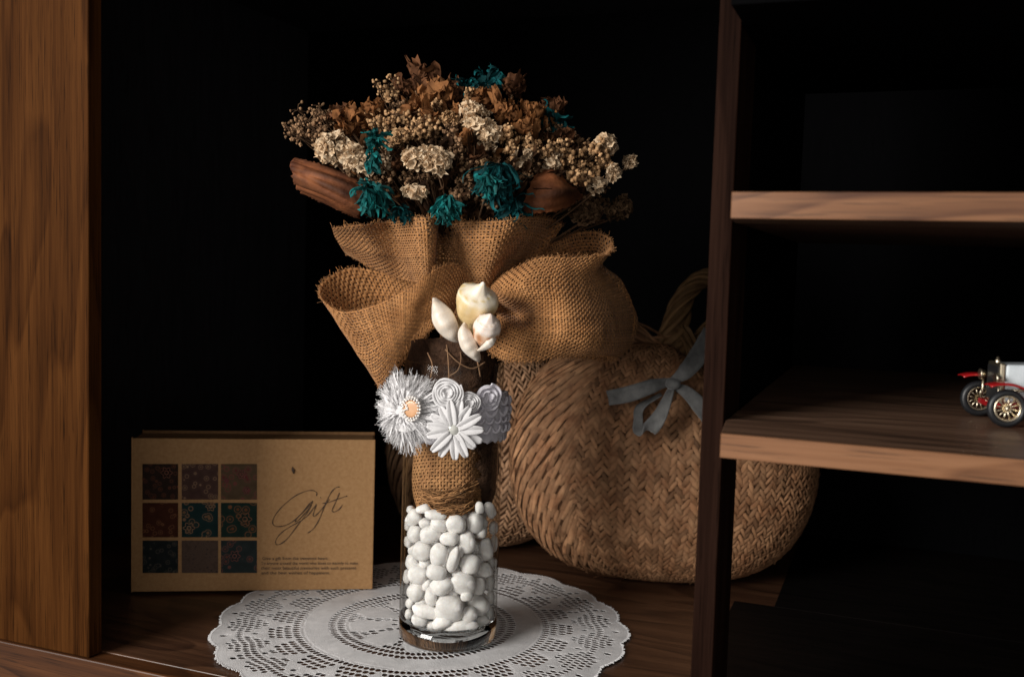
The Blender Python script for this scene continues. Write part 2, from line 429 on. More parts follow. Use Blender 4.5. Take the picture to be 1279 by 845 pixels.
# ------------------------------------------------------------------ gift box
def giftbox():
    P0 = onz(167, 742); P1 = onz(462.5, 738.5); P0[2] = P1[2] = 0.004
    ux = nrm(P1 - P0); n = np.array([ux[1], -ux[0], 0]); Wd = np.linalg.norm(P1 - P0); Hb = .1735; Dp = .046
    uz = np.array([0, 0, 1.0])
    g = thing('gift_box', 'flat kraft card gift box standing upright with nine patterned squares and cursive lettering', 'gift box', (P0 + P1)/2)
    def slab(u0, u1, z0, z1, d0, d1):
        mb = MB(); v = []
        for d in (d0, d1):
            for (u, z) in ((u0, z0), (u1, z0), (u1, z1), (u0, z1)): v.append(P0 + ux*u + uz*z + n*d)
        mb.add(v, [(0, 1, 2, 3)[::-1], (4, 5, 6, 7), (0, 4, 7, 3)[::-1], (1, 2, 6, 5), (3, 7, 6, 2), (0, 1, 5, 4)])
        return mb
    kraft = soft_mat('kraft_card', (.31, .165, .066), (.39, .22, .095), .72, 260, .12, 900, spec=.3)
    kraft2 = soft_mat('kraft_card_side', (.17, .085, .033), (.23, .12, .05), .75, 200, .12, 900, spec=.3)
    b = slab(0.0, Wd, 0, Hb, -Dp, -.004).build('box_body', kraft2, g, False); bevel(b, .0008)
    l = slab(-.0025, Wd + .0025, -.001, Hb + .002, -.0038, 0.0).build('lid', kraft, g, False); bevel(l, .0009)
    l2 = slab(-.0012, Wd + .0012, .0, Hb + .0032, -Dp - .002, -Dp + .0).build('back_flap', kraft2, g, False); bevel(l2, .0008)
    C0 = P0 + n*.0005
    def F(px, py, off=.0005): return onplane(px, py, P0 + n*off, n)
    base = [(tuple(x*.75 for x in a_), tuple(x*1.05 for x in b_)) for a_, b_ in [((.045, .028, .022), (.10, .035, .02)), ((.10, .055, .045), (.16, .10, .06)), ((.13, .085, .05), (.12, .03, .03)),
            ((.085, .030, .018), (.13, .06, .03)), ((.020, .045, .045), (.16, .09, .05)), ((.022, .042, .034), (.13, .055, .025)),
            ((.025, .030, .030), (.06, .05, .04)), ((.13, .085, .065), (.035, .025, .022)), ((.038, .050, .050), (.12, .045, .035))]]
    xs = [(178, 222.5), (227, 272.5), (276, 321)]; ys = [(579, 623.5), (627.5, 670.5), (674.5, 715)]
    for r in range(3):
        for c in range(3):
            (x0, x1), (y0, y1) = xs[c], ys[r]; cA, cB = base[r*3 + c]
            m, nt, bb, out = new_mat('printed_pattern'); L = nt.links.new
            tc = N_(nt, 'ShaderNodeTexCoord'); vo = N_(nt, 'ShaderNodeTexVoronoi'); setin(vo, Scale=[150., 130., 100., 140., 95., 85., 140., 190., 105.][r*3+c])
            mp = N_(nt, 'ShaderNodeMapping'); mp.inputs['Location'].default_value = (r*1.3, c*2.7, r+c); L(tc.outputs['Object'], mp.inputs[0]); L(mp.outputs[0], vo.inputs['Vector'])
            rr = ramp(nt, [(.0, cB), (.16, cB), (.20, cA), (.30, cA), (.34, tuple(x*1.5 for x in cB)), (.40, cA), (1, tuple(x*.7 for x in cA))]); L(vo.outputs['Distance'], rr.inputs[0])
            L(rr.outputs[0], bb.inputs['Base Color']); bb.inputs['Roughness'].default_value = .8; bb.inputs['Specular IOR Level'].default_value = .03
            mb = MB(); mb.add([F(x0, y1), F(x1, y1), F(x1, y0), F(x0, y0)], [(0, 1, 2, 3)])
            # printed blossoms
            t = mb.build('printed_tile', m, g, False)
            if (r, c) in ((1, 1), (0, 2), (2, 2), (1, 2), (0, 0)):
                spots = {(1, 1): [(263, 632, 5), (236, 659, 6)], (0, 2): [(302, 592, 5), (308, 612, 4), (283, 600, 2.5)], (2, 2): [(293, 694, 6)], (1, 2): [(306, 648, 7)], (0, 0): [(208, 590, 6)]}[(r, c)]
                mb = MB()
                for (sx, sy, sr) in spots:
                    pts = [F(sx + sr*(1 + .22*math.cos(6*a))*math.cos(a), sy + sr*(1 + .22*math.cos(6*a))*math.sin(a), .001) for a in np.linspace(0, 2*PI, 37)]
                    mb.tube(pts, .00045, 4, 1.0)
                    pts = [F(sx + sr*.4*math.cos(a), sy + sr*.4*math.sin(a), .001) for a in np.linspace(0, 2*PI, 17)]
                    mb.tube(pts, .0006, 4, 1.0)
                mb.build('blossom_print', plain('blossom_ink', tuple(min(1, x*1.6) for x in cB), .7), t)
    ink = plain('brown_ink', (.045, .022, .012), .6)
    Z = lambda zx, zy: (310 + zx/4.447, 560 + zy/4.447)            # traced strokes of the cursive word
    strokes = [
        [(378, 262), (380, 245), (360, 232), (320, 236), (260, 262), (200, 310), (155, 360), (136, 400), (142, 425), (175, 432), (220, 420), (270, 385), (315, 335), (345, 300), (358, 292), (345, 312), (300, 355), (268, 390), (262, 405), (285, 390), (330, 340), (352, 310)],
        [(352, 310), (320, 365), (270, 430), (225, 490), (185, 525), (158, 532), (152, 512), (175, 475), (220, 440), (270, 412), (320, 380), (362, 330), (378, 308)],
        [(378, 308), (368, 340), (360, 368), (368, 374), (390, 355), (420, 320), (450, 280)],
        [(508, 212), (490, 214), (465, 235), (440, 280), (415, 340), (390, 400), (360, 445), (330, 468)],
        [(412, 303), (450, 296), (500, 278), (549, 262)],
        [(506, 245), (490, 285), (472, 325), (465, 345), (478, 350), (505, 335), (522, 312)],
        [(400, 270), (404, 274)]]
    mb = MB()
    for s in strokes:
        pts2 = curve([(*Z(*p), 0) for p in s], max(4, 5*len(s)))
        pts = [F(p[0], p[1], .0006) for p in pts2]
        rr = [.00040 + .00014*math.sin(i*.7) for i in range(len(pts))]
        mb.tube(pts, rr, 5, 1.0)
    mb.build('cursive_lettering', ink, g)
    mb = MB(); mb.tube([F(365, 583, .0005), F(366.3, 587, .001), F(367, 591, .0005)], [.0006, .0021, .0008], 6, 1.0); mb.build('dark_mark', ink, g)
    lines = ['Give a gift from the sweetest heart.', 'To anyone around the world who loves so warmly to make', 'their most beautiful memories with such presents', 'and the best wishes of happiness.']
    for i, tx in enumerate(lines):
        cu = bpy.data.curves.new('printed_text', 'FONT'); cu.body = tx; cu.size = 1.0
        tmp = bpy.data.objects.new('tmp', cu); me = bpy.data.meshes.new_from_object(tmp)
        bpy.data.objects.remove(tmp)
        V = np.array([v.co[:] for v in me.vertices]); wmax = V[:, 0].max()
        x1 = [410, 447, 445, 412][i]; y = 696.5 + i*6.0
        A = F(326 + (i == 0)*1.5, y + 2.2); B_ = F(x1, y + 2.0); sc = np.linalg.norm(B_ - A)/wmax; e = nrm(B_ - A); hz = 5.0*.00095
        mb = MB(); mb.add([A + e*v[0]*sc + uz*v[1]*hz*1.1 + n*.0001 for v in V], [tuple(p.vertices) for p in me.polygons])
        bpy.data.meshes.remove(me)
        mb.build('printed_text', ink, g, False)
giftbox()

# ------------------------------------------------------------------ vase
VH = .288
def vase():
    v = thing('glass_vase', 'tall clear glass cylinder vase filled with white pebbles and holding the dried bouquet', 'vase', (0, 0, 0))
    m, nt, b, out = new_mat('thin_glass'); L = nt.links.new
    nt.nodes.remove(b)
    tr = N_(nt, 'ShaderNodeBsdfTransparent'); gl = N_(nt, 'ShaderNodeBsdfGlossy'); gl.inputs['Roughness'].default_value = .06
    lw = N_(nt, 'ShaderNodeLayerWeight'); lw.inputs['Blend'].default_value = .5
    rt = ramp(nt, [(.0, (.98, .984, .98)), (.60, (.93, .935, .93)), (.82, (.74, .74, .72)), (1, (.42, .40, .38))]); L(lw.outputs['Facing'], rt.inputs[0]); L(rt.outputs[0], tr.inputs[0])
    pw = N_(nt, 'ShaderNodeMath', operation='POWER'); pw.inputs[1].default_value = 5.0; L(lw.outputs['Facing'], pw.inputs[0])
    fr = N_(nt, 'ShaderNodeMath', operation='MULTIPLY_ADD'); fr.inputs[1].default_value = .85; fr.inputs[2].default_value = .008; L(pw.outputs[0], fr.inputs[0])
    ms = N_(nt, 'ShaderNodeMixShader'); L(fr.outputs[0], ms.inputs[0]); L(tr.outputs[0], ms.inputs[1]); L(gl.outputs[0], ms.inputs[2]); L(ms.outputs[0], out.inputs[0])
    mb = MB(); R = .0502
    prof = [(R, .026), (R, .10), (R, .20), (R, VH - .002), (R - .0004, VH), (R - .0016, VH + .0006), (R - .0028, VH), (R - .0031, VH - .002), (R - .0031, .20), (R - .0031, .10), (R - .0031, .027)]
    mb.lathe(prof, (0, 0, 0), (0, 0, 1), 96); mb.build('wall', m, v)
    m2, nt, b, out = new_mat('thick_glass')
    b.inputs['Transmission Weight'].default_value = 1; b.inputs['Roughness'].default_value = .01; b.inputs['IOR'].default_value = 1.5; b.inputs['Base Color'].default_value = (.78, .82, .82, 1)
    mb = MB()
    prof = [(0.0002, .0038), (.030, .0038), (.0465, .0040), (.0490, .0052), (.0501, .0085), (R, .0259), (.0471, .0259), (.0465, .0235), (.0440, .0215), (.030, .0203), (.0002, .0200)]
    mb.lathe(prof, (0, 0, 0), (0, 0, 1), 96); mb.build('base', m2, v)
vase()

# ------------------------------------------------------------------ pebbles
M_peb = soft_mat('white_stone', (.72, .68, .65), (.88, .865, .85), .5, 190, .25, 500, spec=.4, tint=True, sss=.15, bdist=.0006)
def pebble(c, ax, ay, az, ang, label, sq=0.0):
    """rounded stone: half sizes ax (in picture plane), az (up), ay (depth), turned by ang about the view axis"""
    V, Fc = ICO[3]
    W = V.copy()
    p = 2.0 + sq
    W = W / ((np.abs(W)**p).sum(1, keepdims=True)**(1/p))
    sd = rng.uniform(0, 100)
    k = np.array([1 + .17*mnoise.noise(Vector(w)*1.1 + Vector((sd, 0, 0))) + .05*mnoise.noise(Vector(w)*2.4 + Vector((0, sd, 0))) for w in W])[:, None]
    W = W*k*np.array([ax, ay, az])
    r2 = nrm([c[0] - CAM[0], c[1] - CAM[1], 0])            # away from the viewer
    e1 = np.array([r2[1], -r2[0], 0]); up = np.array([0, 0, 1.0])
    ca, sa = math.cos(ang), math.sin(ang)
    tl = rng.uniform(-.35, .35)
    A = e1*ca + up*sa; Bv = -e1*sa + up*ca
    Bv2 = Bv*math.cos(tl) + r2*math.sin(tl); D2 = r2*math.cos(tl) - Bv*math.sin(tl)
    Wd = W[:, :1]*A + W[:, 2:]*Bv2 + W[:, 1:2]*D2
    mb = MB(); mb.add(Wd, Fc, rng.uniform(.90, 1.04))
    o = mb.build('pebble', M_peb); o.location = Vector(c)
    tag(o, label, 'pebble', 'white pebbles filling the vase')
    return o
def pebbles():
    Z = [(232,97,40,38,0),(290,92,70,42,10),(345,121,104,48,-6),(438,161,92,88,0),(527,158,80,104,6),(548,88,42,62,0),(596,98,48,82,24),(612,180,44,64,0),
         (245,132,66,88,-38),(362,165,78,66,0),(322,207,96,78,20),(252,207,76,80,0),(412,228,84,66,0),(555,203,48,50,0),(218,165,34,60,0),
         (222,245,42,66,15),(287,283,100,92,0),(490,247,80,104,4),(578,279,64,124,4),(614,250,36,80,0),
         (362,302,82,110,-8),(428,325,54,138,-14),(506,343,94,94,0),(572,374,76,66,0),(606,345,46,70,0),
         (238,335,60,76,0),(268,388,104,92,0),(350,382,92,72,-15),(375,442,106,84,22),(472,431,118,96,-24),(546,447,60,82,-15),(596,432,44,88,0),
         (214,402,34,66,0),(256,475,86,94,0),(325,495,56,84,10),(408,541,132,112,-8),(490,492,56,52,0),(541,535,108,100,20),(598,500,40,72,0),
         (230,525,42,56,0),(302,562,132,66,-14),(500,577,76,72,0),(270,602,76,54,-15),(376,611,98,62,24),(463,633,152,60,6),(562,606,64,54,10),(596,575,40,66,10),(222,575,36,52,0),
         (330,628,60,44,0),(240,280,44,50,0),(445,390,50,44,0),(455,285,40,60,0),(300,340,60,50,0),(310,440,54,60,0),(420,480,60,44,0),(300,160,60,50,0),(470,205,44,50,0),(545,325,46,60,0),(540,490,44,48,0)]
    special = {3: 'rounded white pebble in the top layer, just below the burlap stem wrap', 35: 'squarish white pebble with flat front low in the middle of the vase',
               44: 'long flat white pebble lying lowest at the front of the vase', 21: 'narrow upright wedge-shaped white pebble mid-height against the glass',
               29: 'large smooth oval white pebble tilted right, just above the squarish one', 20: 'upright egg-shaped white pebble left of the narrow wedge-shaped one',
               40: 'elongated white pebble leaning low on the left of the squarish one', 17: 'tall oval white pebble near the glass on the upper right'}
    for i, (zx, zy, w, h, a) in enumerate(Z):
        px, py = 450 + zx/3.674, 610 + zy/3.674
        hw, hh = w/3.674/2*.000825, h/3.674/2*.000825
        dp = min(hw, hh)*rng.uniform(.75, .95)
        deep = i >= 48
        Rr = .0466 - dp*1.08 - (.010 if deep else 0)
        # silhouettes that reach the side of the cylinder slide inwards
        r_ = ray(px, py); c = oncyl(px, py, Rr)
        pebble(c, hw*.98, dp, hh*.98, math.radians(-a) if False else math.radians(a), special.get(i, 'smooth white pebble among many in the clear glass vase'), 1.4 if i == 35 else rng.uniform(0, .5))
    # the filling further in, glimpsed through the gaps
    k = 0
    for zz in np.arange(.030, .128, .0135):
        for (rr, n) in ((.016, 4), (.031, 9)):
            for j in range(n):
                th = 2*PI*(j + rng.uniform(-.2, .2))/n + zz*40
                x, y = rr*math.cos(th), rr*math.sin(th)
                if rr > .03 and (x*FW[0] + y*FW[1]) < -.012: continue
                s = rng.uniform(.0075, .0095)
                pebble(np.array([x, y, zz + rng.uniform(-.003, .003)]), s, s*.8, s*rng.uniform(.7, .95), rng.uniform(-1, 1), 'smooth white pebble among many in the clear glass vase')
                k += 1
pebbles()

# ------------------------------------------------------------------ bouquet
BQ = thing('dried_bouquet', 'dried flower bouquet with burlap bow, sea shells and teal blooms standing in the vase', 'bouquet', (0, 0, .13))
def net(rows): return [[Q(*p) for p in r] for r in rows]

# burlap bow and collar
collar = net([
    [(415,285,-.03),(450,281,-.005),(488,277,.018),(514,272,.032),(540,272,.026),(551,281,.004),(580,277,.02),(628,275,.034),(664,271,.024),(690,274,-.01),(700,284,-.05),(640,286,-.085),(560,286,-.095),(470,288,-.08),(420,288,-.05)],
    [(418,294,-.03),(458,296,-.005),(494,295,.022),(518,294,.038),(541,294,.034),(549,299,.006),(580,297,.022),(624,296,.038),(655,292,.026),(677,296,-.01),(684,305,-.05),(632,306,-.08),(560,306,-.09),(478,308,-.075),(425,303,-.05)],
    [(426,308,-.025),(470,318,-.002),(500,322,.02),(521,322,.034),(541,322,.034),(548,322,.008),(584,324,.018),(616,326,.028),(638,322,.016),(652,326,-.015),(655,335,-.045),(615,335,-.07),(565,335,-.075),(500,330,-.06),(440,318,-.045)],
    [(432,316,-.02),(480,340,.0),(508,350,.018),(526,352,.028),(541,352,.028),(549,352,.012),(585,358,.012),(606,360,.012),(618,358,.004),(628,360,-.015),(628,365,-.035),(605,365,-.045),(570,365,-.05),(525,355,-.04),(455,330,-.035)]])
for ri, r_ in enumerate(collar):
    for ci in range(11): r_[ci] = r_[ci] + nrm(CAM - r_[ci])*(.036, .034, .024, .008)[ri]*(1 if ci < 9 else .6)
    for ci, (a_, b_) in {0: (.040, -.020), 1: (.040, -.026), 2: (.000, -.036), 3: (.014, .006), 4: (.016, .006), 5: (-.042, -.024), 7: (.010, .004), 8: (-.010, -.008), 9: (-.02, -.01)}.items():
        r_[ci] = r_[ci] + nrm(CAM - r_[ci])*(a_ + (b_ - a_)*ri/3)
mb = MB(); woven(mb, Patch(collar), .0031, .72, .00056, fray=.0028, wob=.0012); mb.build('burlap_collar', M_burlap, BQ)
bow = bpy.data.objects.new('burlap_bow', None); col.objects.link(bow); bow.parent = BQ; bow['_base'] = BQ['_base']
def loopL():
    top = [(588,350,.005),(560,340,-.02),(520,350,-.03),(478,340,-.032),(440,334,-.026),(412,345,-.012),(398,362,.008),(406,378,.032),(430,389,.048),(470,380,.060),(515,357,.066),(548,334,.064),(572,333,.050),(588,352,.030)]
    bot = [(575,392,.005),(558,400,-.015),(535,415,-.022),(515,440,-.024),(498,458,-.020),(482,470,-.010),(472,478,.004),(474,481,.018),(480,476,.030),(492,455,.042),(510,428,.052),(530,405,.058),(548,392,.050),(566,390,.030)]
    rows = []
    for k, t in enumerate((0, .18, .36, .55, .75, 1.0)):
        r = []
        for i, (a, b) in enumerate(zip(top, bot)):
            bul = math.sin(PI*t)*(.010 if i >= 7 else -.008 if i <= 5 else 0)*(1 if i not in (13, 0) else .3)
            xo = 0
            if i in (11, 12): bul -= .012*math.sin(PI*min(1, t*1.1))
            r.append(Q(a[0] + (b[0]-a[0])*t + xo, a[1] + (b[1]-a[1])*t, a[2] + (b[2]-a[2])*t + bul))
        rows.append(r)
    return rows
mb = MB(); woven(mb, Patch(loopL()), .0028, .76, .00052, fray=.0026, wob=.0016); o = mb.build('bow_loop', M_burlap, bow); o['label'] = 'left burlap loop with dark open mouth and pointed lower tail'
front = [
    [(764,306,.005),(753,318,.030),(716,321,.045),(676,322,.050),(640,336,.042),(614,354,.024)],
    [(750,333,-.008),(737,343,.022),(706,348,.052),(664,350,.064),(630,360,.052),(613,362,.026)],
    [(768,360,-.028),(744,366,.014),(709,373,.056),(668,374,.062),(641,378,.040),(615,370,.022)],
    [(786,390,-.036),(750,394,.016),(711,398,.058),(668,396,.058),(640,391,.026),(617,380,.016)],
    [(788,412,-.034),(752,414,.020),(712,416,.056),(668,416,.060),(640,405,.038),(620,396,.022)],
    [(782,432,-.026),(748,434,.022),(708,432,.054),(662,436,.060),(632,425,.048),(612,415,.026)],
    [(766,446,-.014),(742,442,.022),(704,445,.046),(658,452,.054),(626,448,.044),(608,436,.024)]]
back = [
    [(612,350,-.006),(650,328,-.030),(702,296,-.036),(738,289,-.026),(760,296,-.010)],
    [(612,362,-.015),(655,350,-.045),(712,330,-.062),(745,325,-.052),(752,330,-.030)],
    [(612,372,-.018),(655,368,-.050),(722,360,-.074),(764,352,-.068),(778,352,-.050)],
    [(612,382,-.018),(655,390,-.052),(725,388,-.078),(770,384,-.074),(790,386,-.058)],
    [(612,396,-.018),(655,408,-.052),(725,408,-.076),(770,410,-.070),(790,411,-.054)],
    [(610,415,-.016),(655,425,-.048),(722,428,-.070),(762,432,-.062),(782,433,-.046)],
    [(608,432,-.014),(650,440,-.042),(715,446,-.058),(750,449,-.048),(768,449,-.032)]]
for k_, r_ in enumerate(front):
    dd_ = (0, 0, .008, .020, .026, .020, .012)[k_]
    r_[1] = (r_[1][0] + 4, r_[1][1], r_[1][2] + dd_)
    r_[2] = (r_[2][0], r_[2][1], r_[2][2] + dd_*.55)
    r_[0] = (r_[0][0] + dd_*150, r_[0][1], r_[0][2] - dd_*.9)
front[3][4] = (641, 391, .004); front[3][5] = (617, 382, .006)
front[3][3] = (668, 396, .050); front[2][4] = (641, 376, .050); front[4][4] = (640, 407, .050)
mb = MB(); woven(mb, Patch(net([b + f for b, f in zip(back, front)])), .0031, .70, .00056, fray=.0026, wob=.0014); o = mb.build('bow_loop', M_burlap, bow); o['label'] = 'full right burlap loop with deep crease beside the shells'
# knot strip behind the shells
kn = net([[(545,345,.0),(575,342,.022),(605,350,.028),(630,362,.005)],[(550,375,.0),(575,378,.024),(605,380,.028),(628,385,.005)],[(552,405,.0),(578,410,.022),(604,412,.024),(622,415,.005)],[(545,436,-.005),(575,432,.014),(600,436,.014),(625,440,.0)]])
mb = MB(); woven(mb, Patch(kn), .0034, .72, .0006, wob=.001); mb.build('bow_knot', M_burlap, bow)

# stem wrap inside the vase
def ringnet(specs, k=12, close=True):
    rows = []
    for (xl, xr, y, d) in specs:
        c = (xl + xr)/2; h = (xr - xl)/2; r = []
        for j in range(k + 1):
            th = 2*PI*j/k - PI/2
            wob = 1 + .07*math.sin(3*th + y*.05)
            r.append(Q(c + h*math.cos(th)*wob, y - 3*math.sin(th), -.02 + d - h*.00082*math.sin(th)*-1*wob))
        rows.append(r)
    return rows
mb = MB(); woven(mb, Patch(ringnet([(522,612,430,0),(521,610,480,0),(520,608,530,0),(518,606,575,0),(518,604,612,0),(521,602,638,0)])), .0034, .74, .0005, wob=.0022, fray=.002)
mb.build('stem_wrap', M_wrap, BQ)
for (pts, r_) in (([(521,612,.017),(545,622,.030),(575,614,.026),(598,604,.012)], .006), ([(524,628,.014),(550,638,.026),(580,634,.022),(600,620,.006)], .006)):
    mb = MB(); P = curve([Q(*p) for p in pts], 26)
    for q in range(60):
        a = rng.uniform(0, 2*PI); rr = r_*math.sqrt(rng.uniform(0, 1))
        off = IX*0 + IU*math.cos(a)*rr + TV*math.sin(a)*rr
        i0, i1 = sorted(rng.integers(0, 26, 2)); 
        if i1 - i0 < 4: continue
        mb.tube(P[i0:i1] + off + rng.normal(0, .0008, (i1-i0, 3)), .0007, 4, rng.uniform(.5, 1.3), cap=False)
    mb.build('frayed_hem', M_wrap, BQ)
M_bark = soft_mat('bark_skin', (.020, .010, .0065), (.085, .044, .025), .9, 70, .9, 260, spec=.15, bdist=.003)
mb = MB()
P = Patch(ringnet([(510,634,425,.010),(512,626,450,.006),(514,620,480,.004),(520,617,520,.005),(548,624,575,.006),(575,620,610,.0),(585,614,628,.0)], 14))
D = P.ev(np.linspace(0, 1, 60), np.linspace(0, 1, 110)); Nn = grid_normals(D)
for i in range(60):
    for j in range(110): D[i, j] += Nn[i, j]*.0035*mnoise.noise(Vector(D[i, j])*55)
D = D*1.0
# keep the front lower-left quarter open so the burlap shows
t = np.ones((60, 110))
mbk = MB(); keep = np.ones((59, 109), bool)
fs = []
for i in range(59):
    for j in range(109):
        c = (D[i, j] + D[i+1, j+1])/2; q = c - CAM; dep = q @ FW; px = 639.5 + PXF*(q @ IX)/dep; py = 422.5 - PXF*(q @ IU)/dep
        if py > 548 and px < 597 + 4*math.sin(py*.3): continue
        fs.append((i*110+j, i*110+j+1, (i+1)*110+j+1, (i+1)*110+j))
mbk.add(D.reshape(-1, 3), fs); mbk.build('bark_wrap', M_bark, BQ)
mb = MB()
for s in ([(558,430,.085),(560,450,.085),(561,475,.084)], [(572,430,.085),(576,446,.085),(572,462,.084),(560,470,.084)], [(556,436,.084),(572,452,.085),(590,460,.082),(606,452,.076)], [(590,436,.08),(596,450,.08),(600,470,.076)], [(534,440,.08),(540,455,.083),(538,472,.083)]):
    mb.tube(curve([Q(p[0], p[1], p[2]*.455) for p in s], 14), .0007, 5, rng.uniform(.8, 1.3))
M_vein = soft_mat('leaf_vein', (.16, .085, .045), (.27, .16, .09), .9, 60, .3, 500)
mb.build('leaf_vein', M_vein, BQ)

# sea shells
def shell_mat(name, stops):
    m, nt, b, out = new_mat(name); L = nt.links.new
    a = N_(nt, 'ShaderNodeAttribute', attribute_name='tint'); tc = N_(nt, 'ShaderNodeTexCoord')
    n1 = N_(nt, 'ShaderNodeTexNoise'); setin(n1, Scale=130.0, Detail=4.0); L(tc.outputs['Object'], n1.inputs['Vector'])
    ad = N_(nt, 'ShaderNodeMath', operation='MULTIPLY_ADD'); ad.inputs[1].default_value = .22; L(n1.outputs[0], ad.inputs[0]); L(a.outputs['Fac'], ad.inputs[2])
    sb = N_(nt, 'ShaderNodeMath', operation='SUBTRACT'); sb.inputs[1].default_value = .11; L(ad.outputs[0], sb.inputs[0])
    r = ramp(nt, stops); L(sb.outputs[0], r.inputs[0]); L(r.outputs[0], b.inputs['Base Color'])
    b.inputs['Roughness'].default_value = .42; b.inputs['Specular IOR Level'].default_value = .45
    b.inputs['Subsurface Weight'].default_value = .1; b.inputs['Subsurface Radius'].default_value = (.004, .003, .002); b.inputs['Subsurface Scale'].default_value = .4
    bp = N_(nt, 'ShaderNodeBump'); setin(bp, Strength=.3, Distance=.0006); L(n1.outputs[0], bp.inputs['Height']); L(bp.outputs[0], b.inputs['Normal'])
    return m
M_sh1 = shell_mat('cream_shell', [(.05, (.22, .10, .035)), (.30, (.55, .37, .15)), (.55, (.70, .53, .27)), (.78, (.80, .71, .55)), (.95, (.82, .72, .63))])
M_shw = soft_mat('white_shell', (.70, .58, .46), (.80, .74, .66), .42, 60, .2, 300, spec=.5, sss=.1)
M_shp = shell_mat('pink_shell', [(.05, (.26, .10, .04)), (.30, (.52, .24, .11)), (.55, (.76, .58, .44)), (.78, (.82, .72, .64)), (.95, (.80, .62, .54))])
def whelk(base_px, tip_px, prof, mat, label, whorl=.06, tw=3.0, k=48, fl=.9):
    a = Q(*base_px); b = Q(*tip_px); ax = b - a; H = np.linalg.norm(ax); ax = ax/H
    e1 = nrm(np.cross(ax, TV)); e2 = np.cross(e1, ax)
    hs = np.linspace(0, 1, 70)**.85; rad = np.interp(hs, [p[0] for p in prof], [p[1] for p in prof])
    # smooth the profile
    rad = np.convolve(np.pad(rad, 1, mode='edge'), np.ones(3)/3, 'valid'); rad[-1] = .0002; rad[0] = min(rad[0], .002)
    P = np.zeros((70, k + 1, 3)); tn = np.zeros((70, k+1))
    for i in range(70):
        for j in range(k + 1):
            th = 2*PI*j/k
            ph = hs[i]*tw + th/(2*PI); f = ph - math.floor(ph)
            step = whorl*(f - .5)*(1 if hs[i] > .76 else .05)*2
            r = rad[i]*(1 + step)*(1 + .02*math.sin(7*th + 9*hs[i]))
            P[i, j] = a + ax*H*hs[i] + r*(math.cos(th)*e1 + fl*math.sin(th)*e2)
            h_ = hs[i]
            if mat is M_sh1: q_ = np.interp(h_, [0, .25, .6, .74, .80, .95, 1], [.30, .42, .52, .60, .82, .86, .95])
            else: q_ = np.interp(h_, [0, .2, .45, .58, .66, .95, 1], [.70, .45, .35, .42, .78, .86, .95]) + .12*math.sin(9*th)*(h_ < .62)
            tn[i, j] = q_ - (.34*(1 - abs(f - .95)/.05) if f > .90 and h_ > .70 else 0) + .04*math.sin(13*th + 5*h_)
    for i in range(70): P[i, k] = P[i, 0]; tn[i, k] = tn[i, 0]
    mb = MB(); mb.grid(P, tn); o = mb.build('sea_shell', mat, BQ); o['label'] = label; return o
px1 = .00078
whelk((581,424,.052), (604,352,.106), [(0, .002), (.12, 8*px1), (.28, 15*px1), (.45, 20.5*px1), (.60, 24*px1), (.70, 25.5*px1), (.755, 25*px1), (.79, 21.5*px1), (.82, 15.5*px1), (.85, 11.5*px1), (.88, 8.5*px1), (.93, 5*px1), (1, 1.2*px1)], M_sh1, 'large cream-yellow whelk shell with pointed spire', .085, 7.0)
whelk((602,434,.088), (613,392,.118), [(0, .001), (.15, 8*px1), (.35, 14*px1), (.55, 16.5*px1), (.68, 16*px1), (.78, 13*px1), (.86, 8*px1), (.92, 5.2*px1), (1, 1.2*px1)], M_shp, 'small round pinkish shell with white spire', .07, 7.0, fl=1.0)
# white pointed lip of the small shell
def blade(pts, widths, thick, mat, label, ridge=.5):
    C = curve([Q(*p) for p in pts], 30); w = np.interp(np.linspace(0, 1, 30), np.linspace(0, 1, len(widths)), widths)*px1
    w = np.convolve(np.pad(w, 2, mode='edge'), np.ones(5)/5, 'valid'); w[0] = w[-1] = .0003
    T = np.gradient(C, axis=0); T /= np.linalg.norm(T, axis=1, keepdims=True)
    P = np.zeros((30, 17, 3)); tn = np.zeros((30, 17))
    for i in range(30):
        s = nrm(np.cross(T[i], TV)); nn = nrm(np.cross(s, T[i]))
        if np.dot(nn, TV) < 0: nn = -nn
        for j in range(17):
            th = 2*PI*j/16
            x = math.cos(th); z = math.sin(th)
            zz = (thick*max(0, 1 - abs(x - .25)/(.76 if x > .25 else 1.26))**.75 if z > 0 else z*thick*.35)*min(1, w[i]/(.6*max(w)))*(1 + .10*math.sin(i*1.3))
            P[i, j] = C[i] + s*x*w[i] + nn*zz
            tn[i, j] = .93 + .07*math.sin(22*x + i*.1) + .08*math.sin(i*1.3)*.5
    mb = MB(); mb.grid(P, tn); o = mb.build('sea_shell', mat, BQ); o['label'] = label
blade([(542,372,.070),(548,385,.082),(556,402,.088),(566,418,.084),(573,426,.076)], [2, 8, 14, 13, 8, 2], .007, M_shw, 'white pointed shell half lying left of the whelk')
blade([(581,403,.092),(580,415,.100),(585,430,.102),(593,442,.099),(599,451,.092)], [2, 8, 10, 7, 2], .005, M_shw, 'slender white crescent shell pointing down')
blade([(618,420,.108),(612,428,.112),(604,434,.108),(596,438,.100)], [3, 5, 3.5, 1], .003, M_shw, 'thin white shell lip below the small round shell')

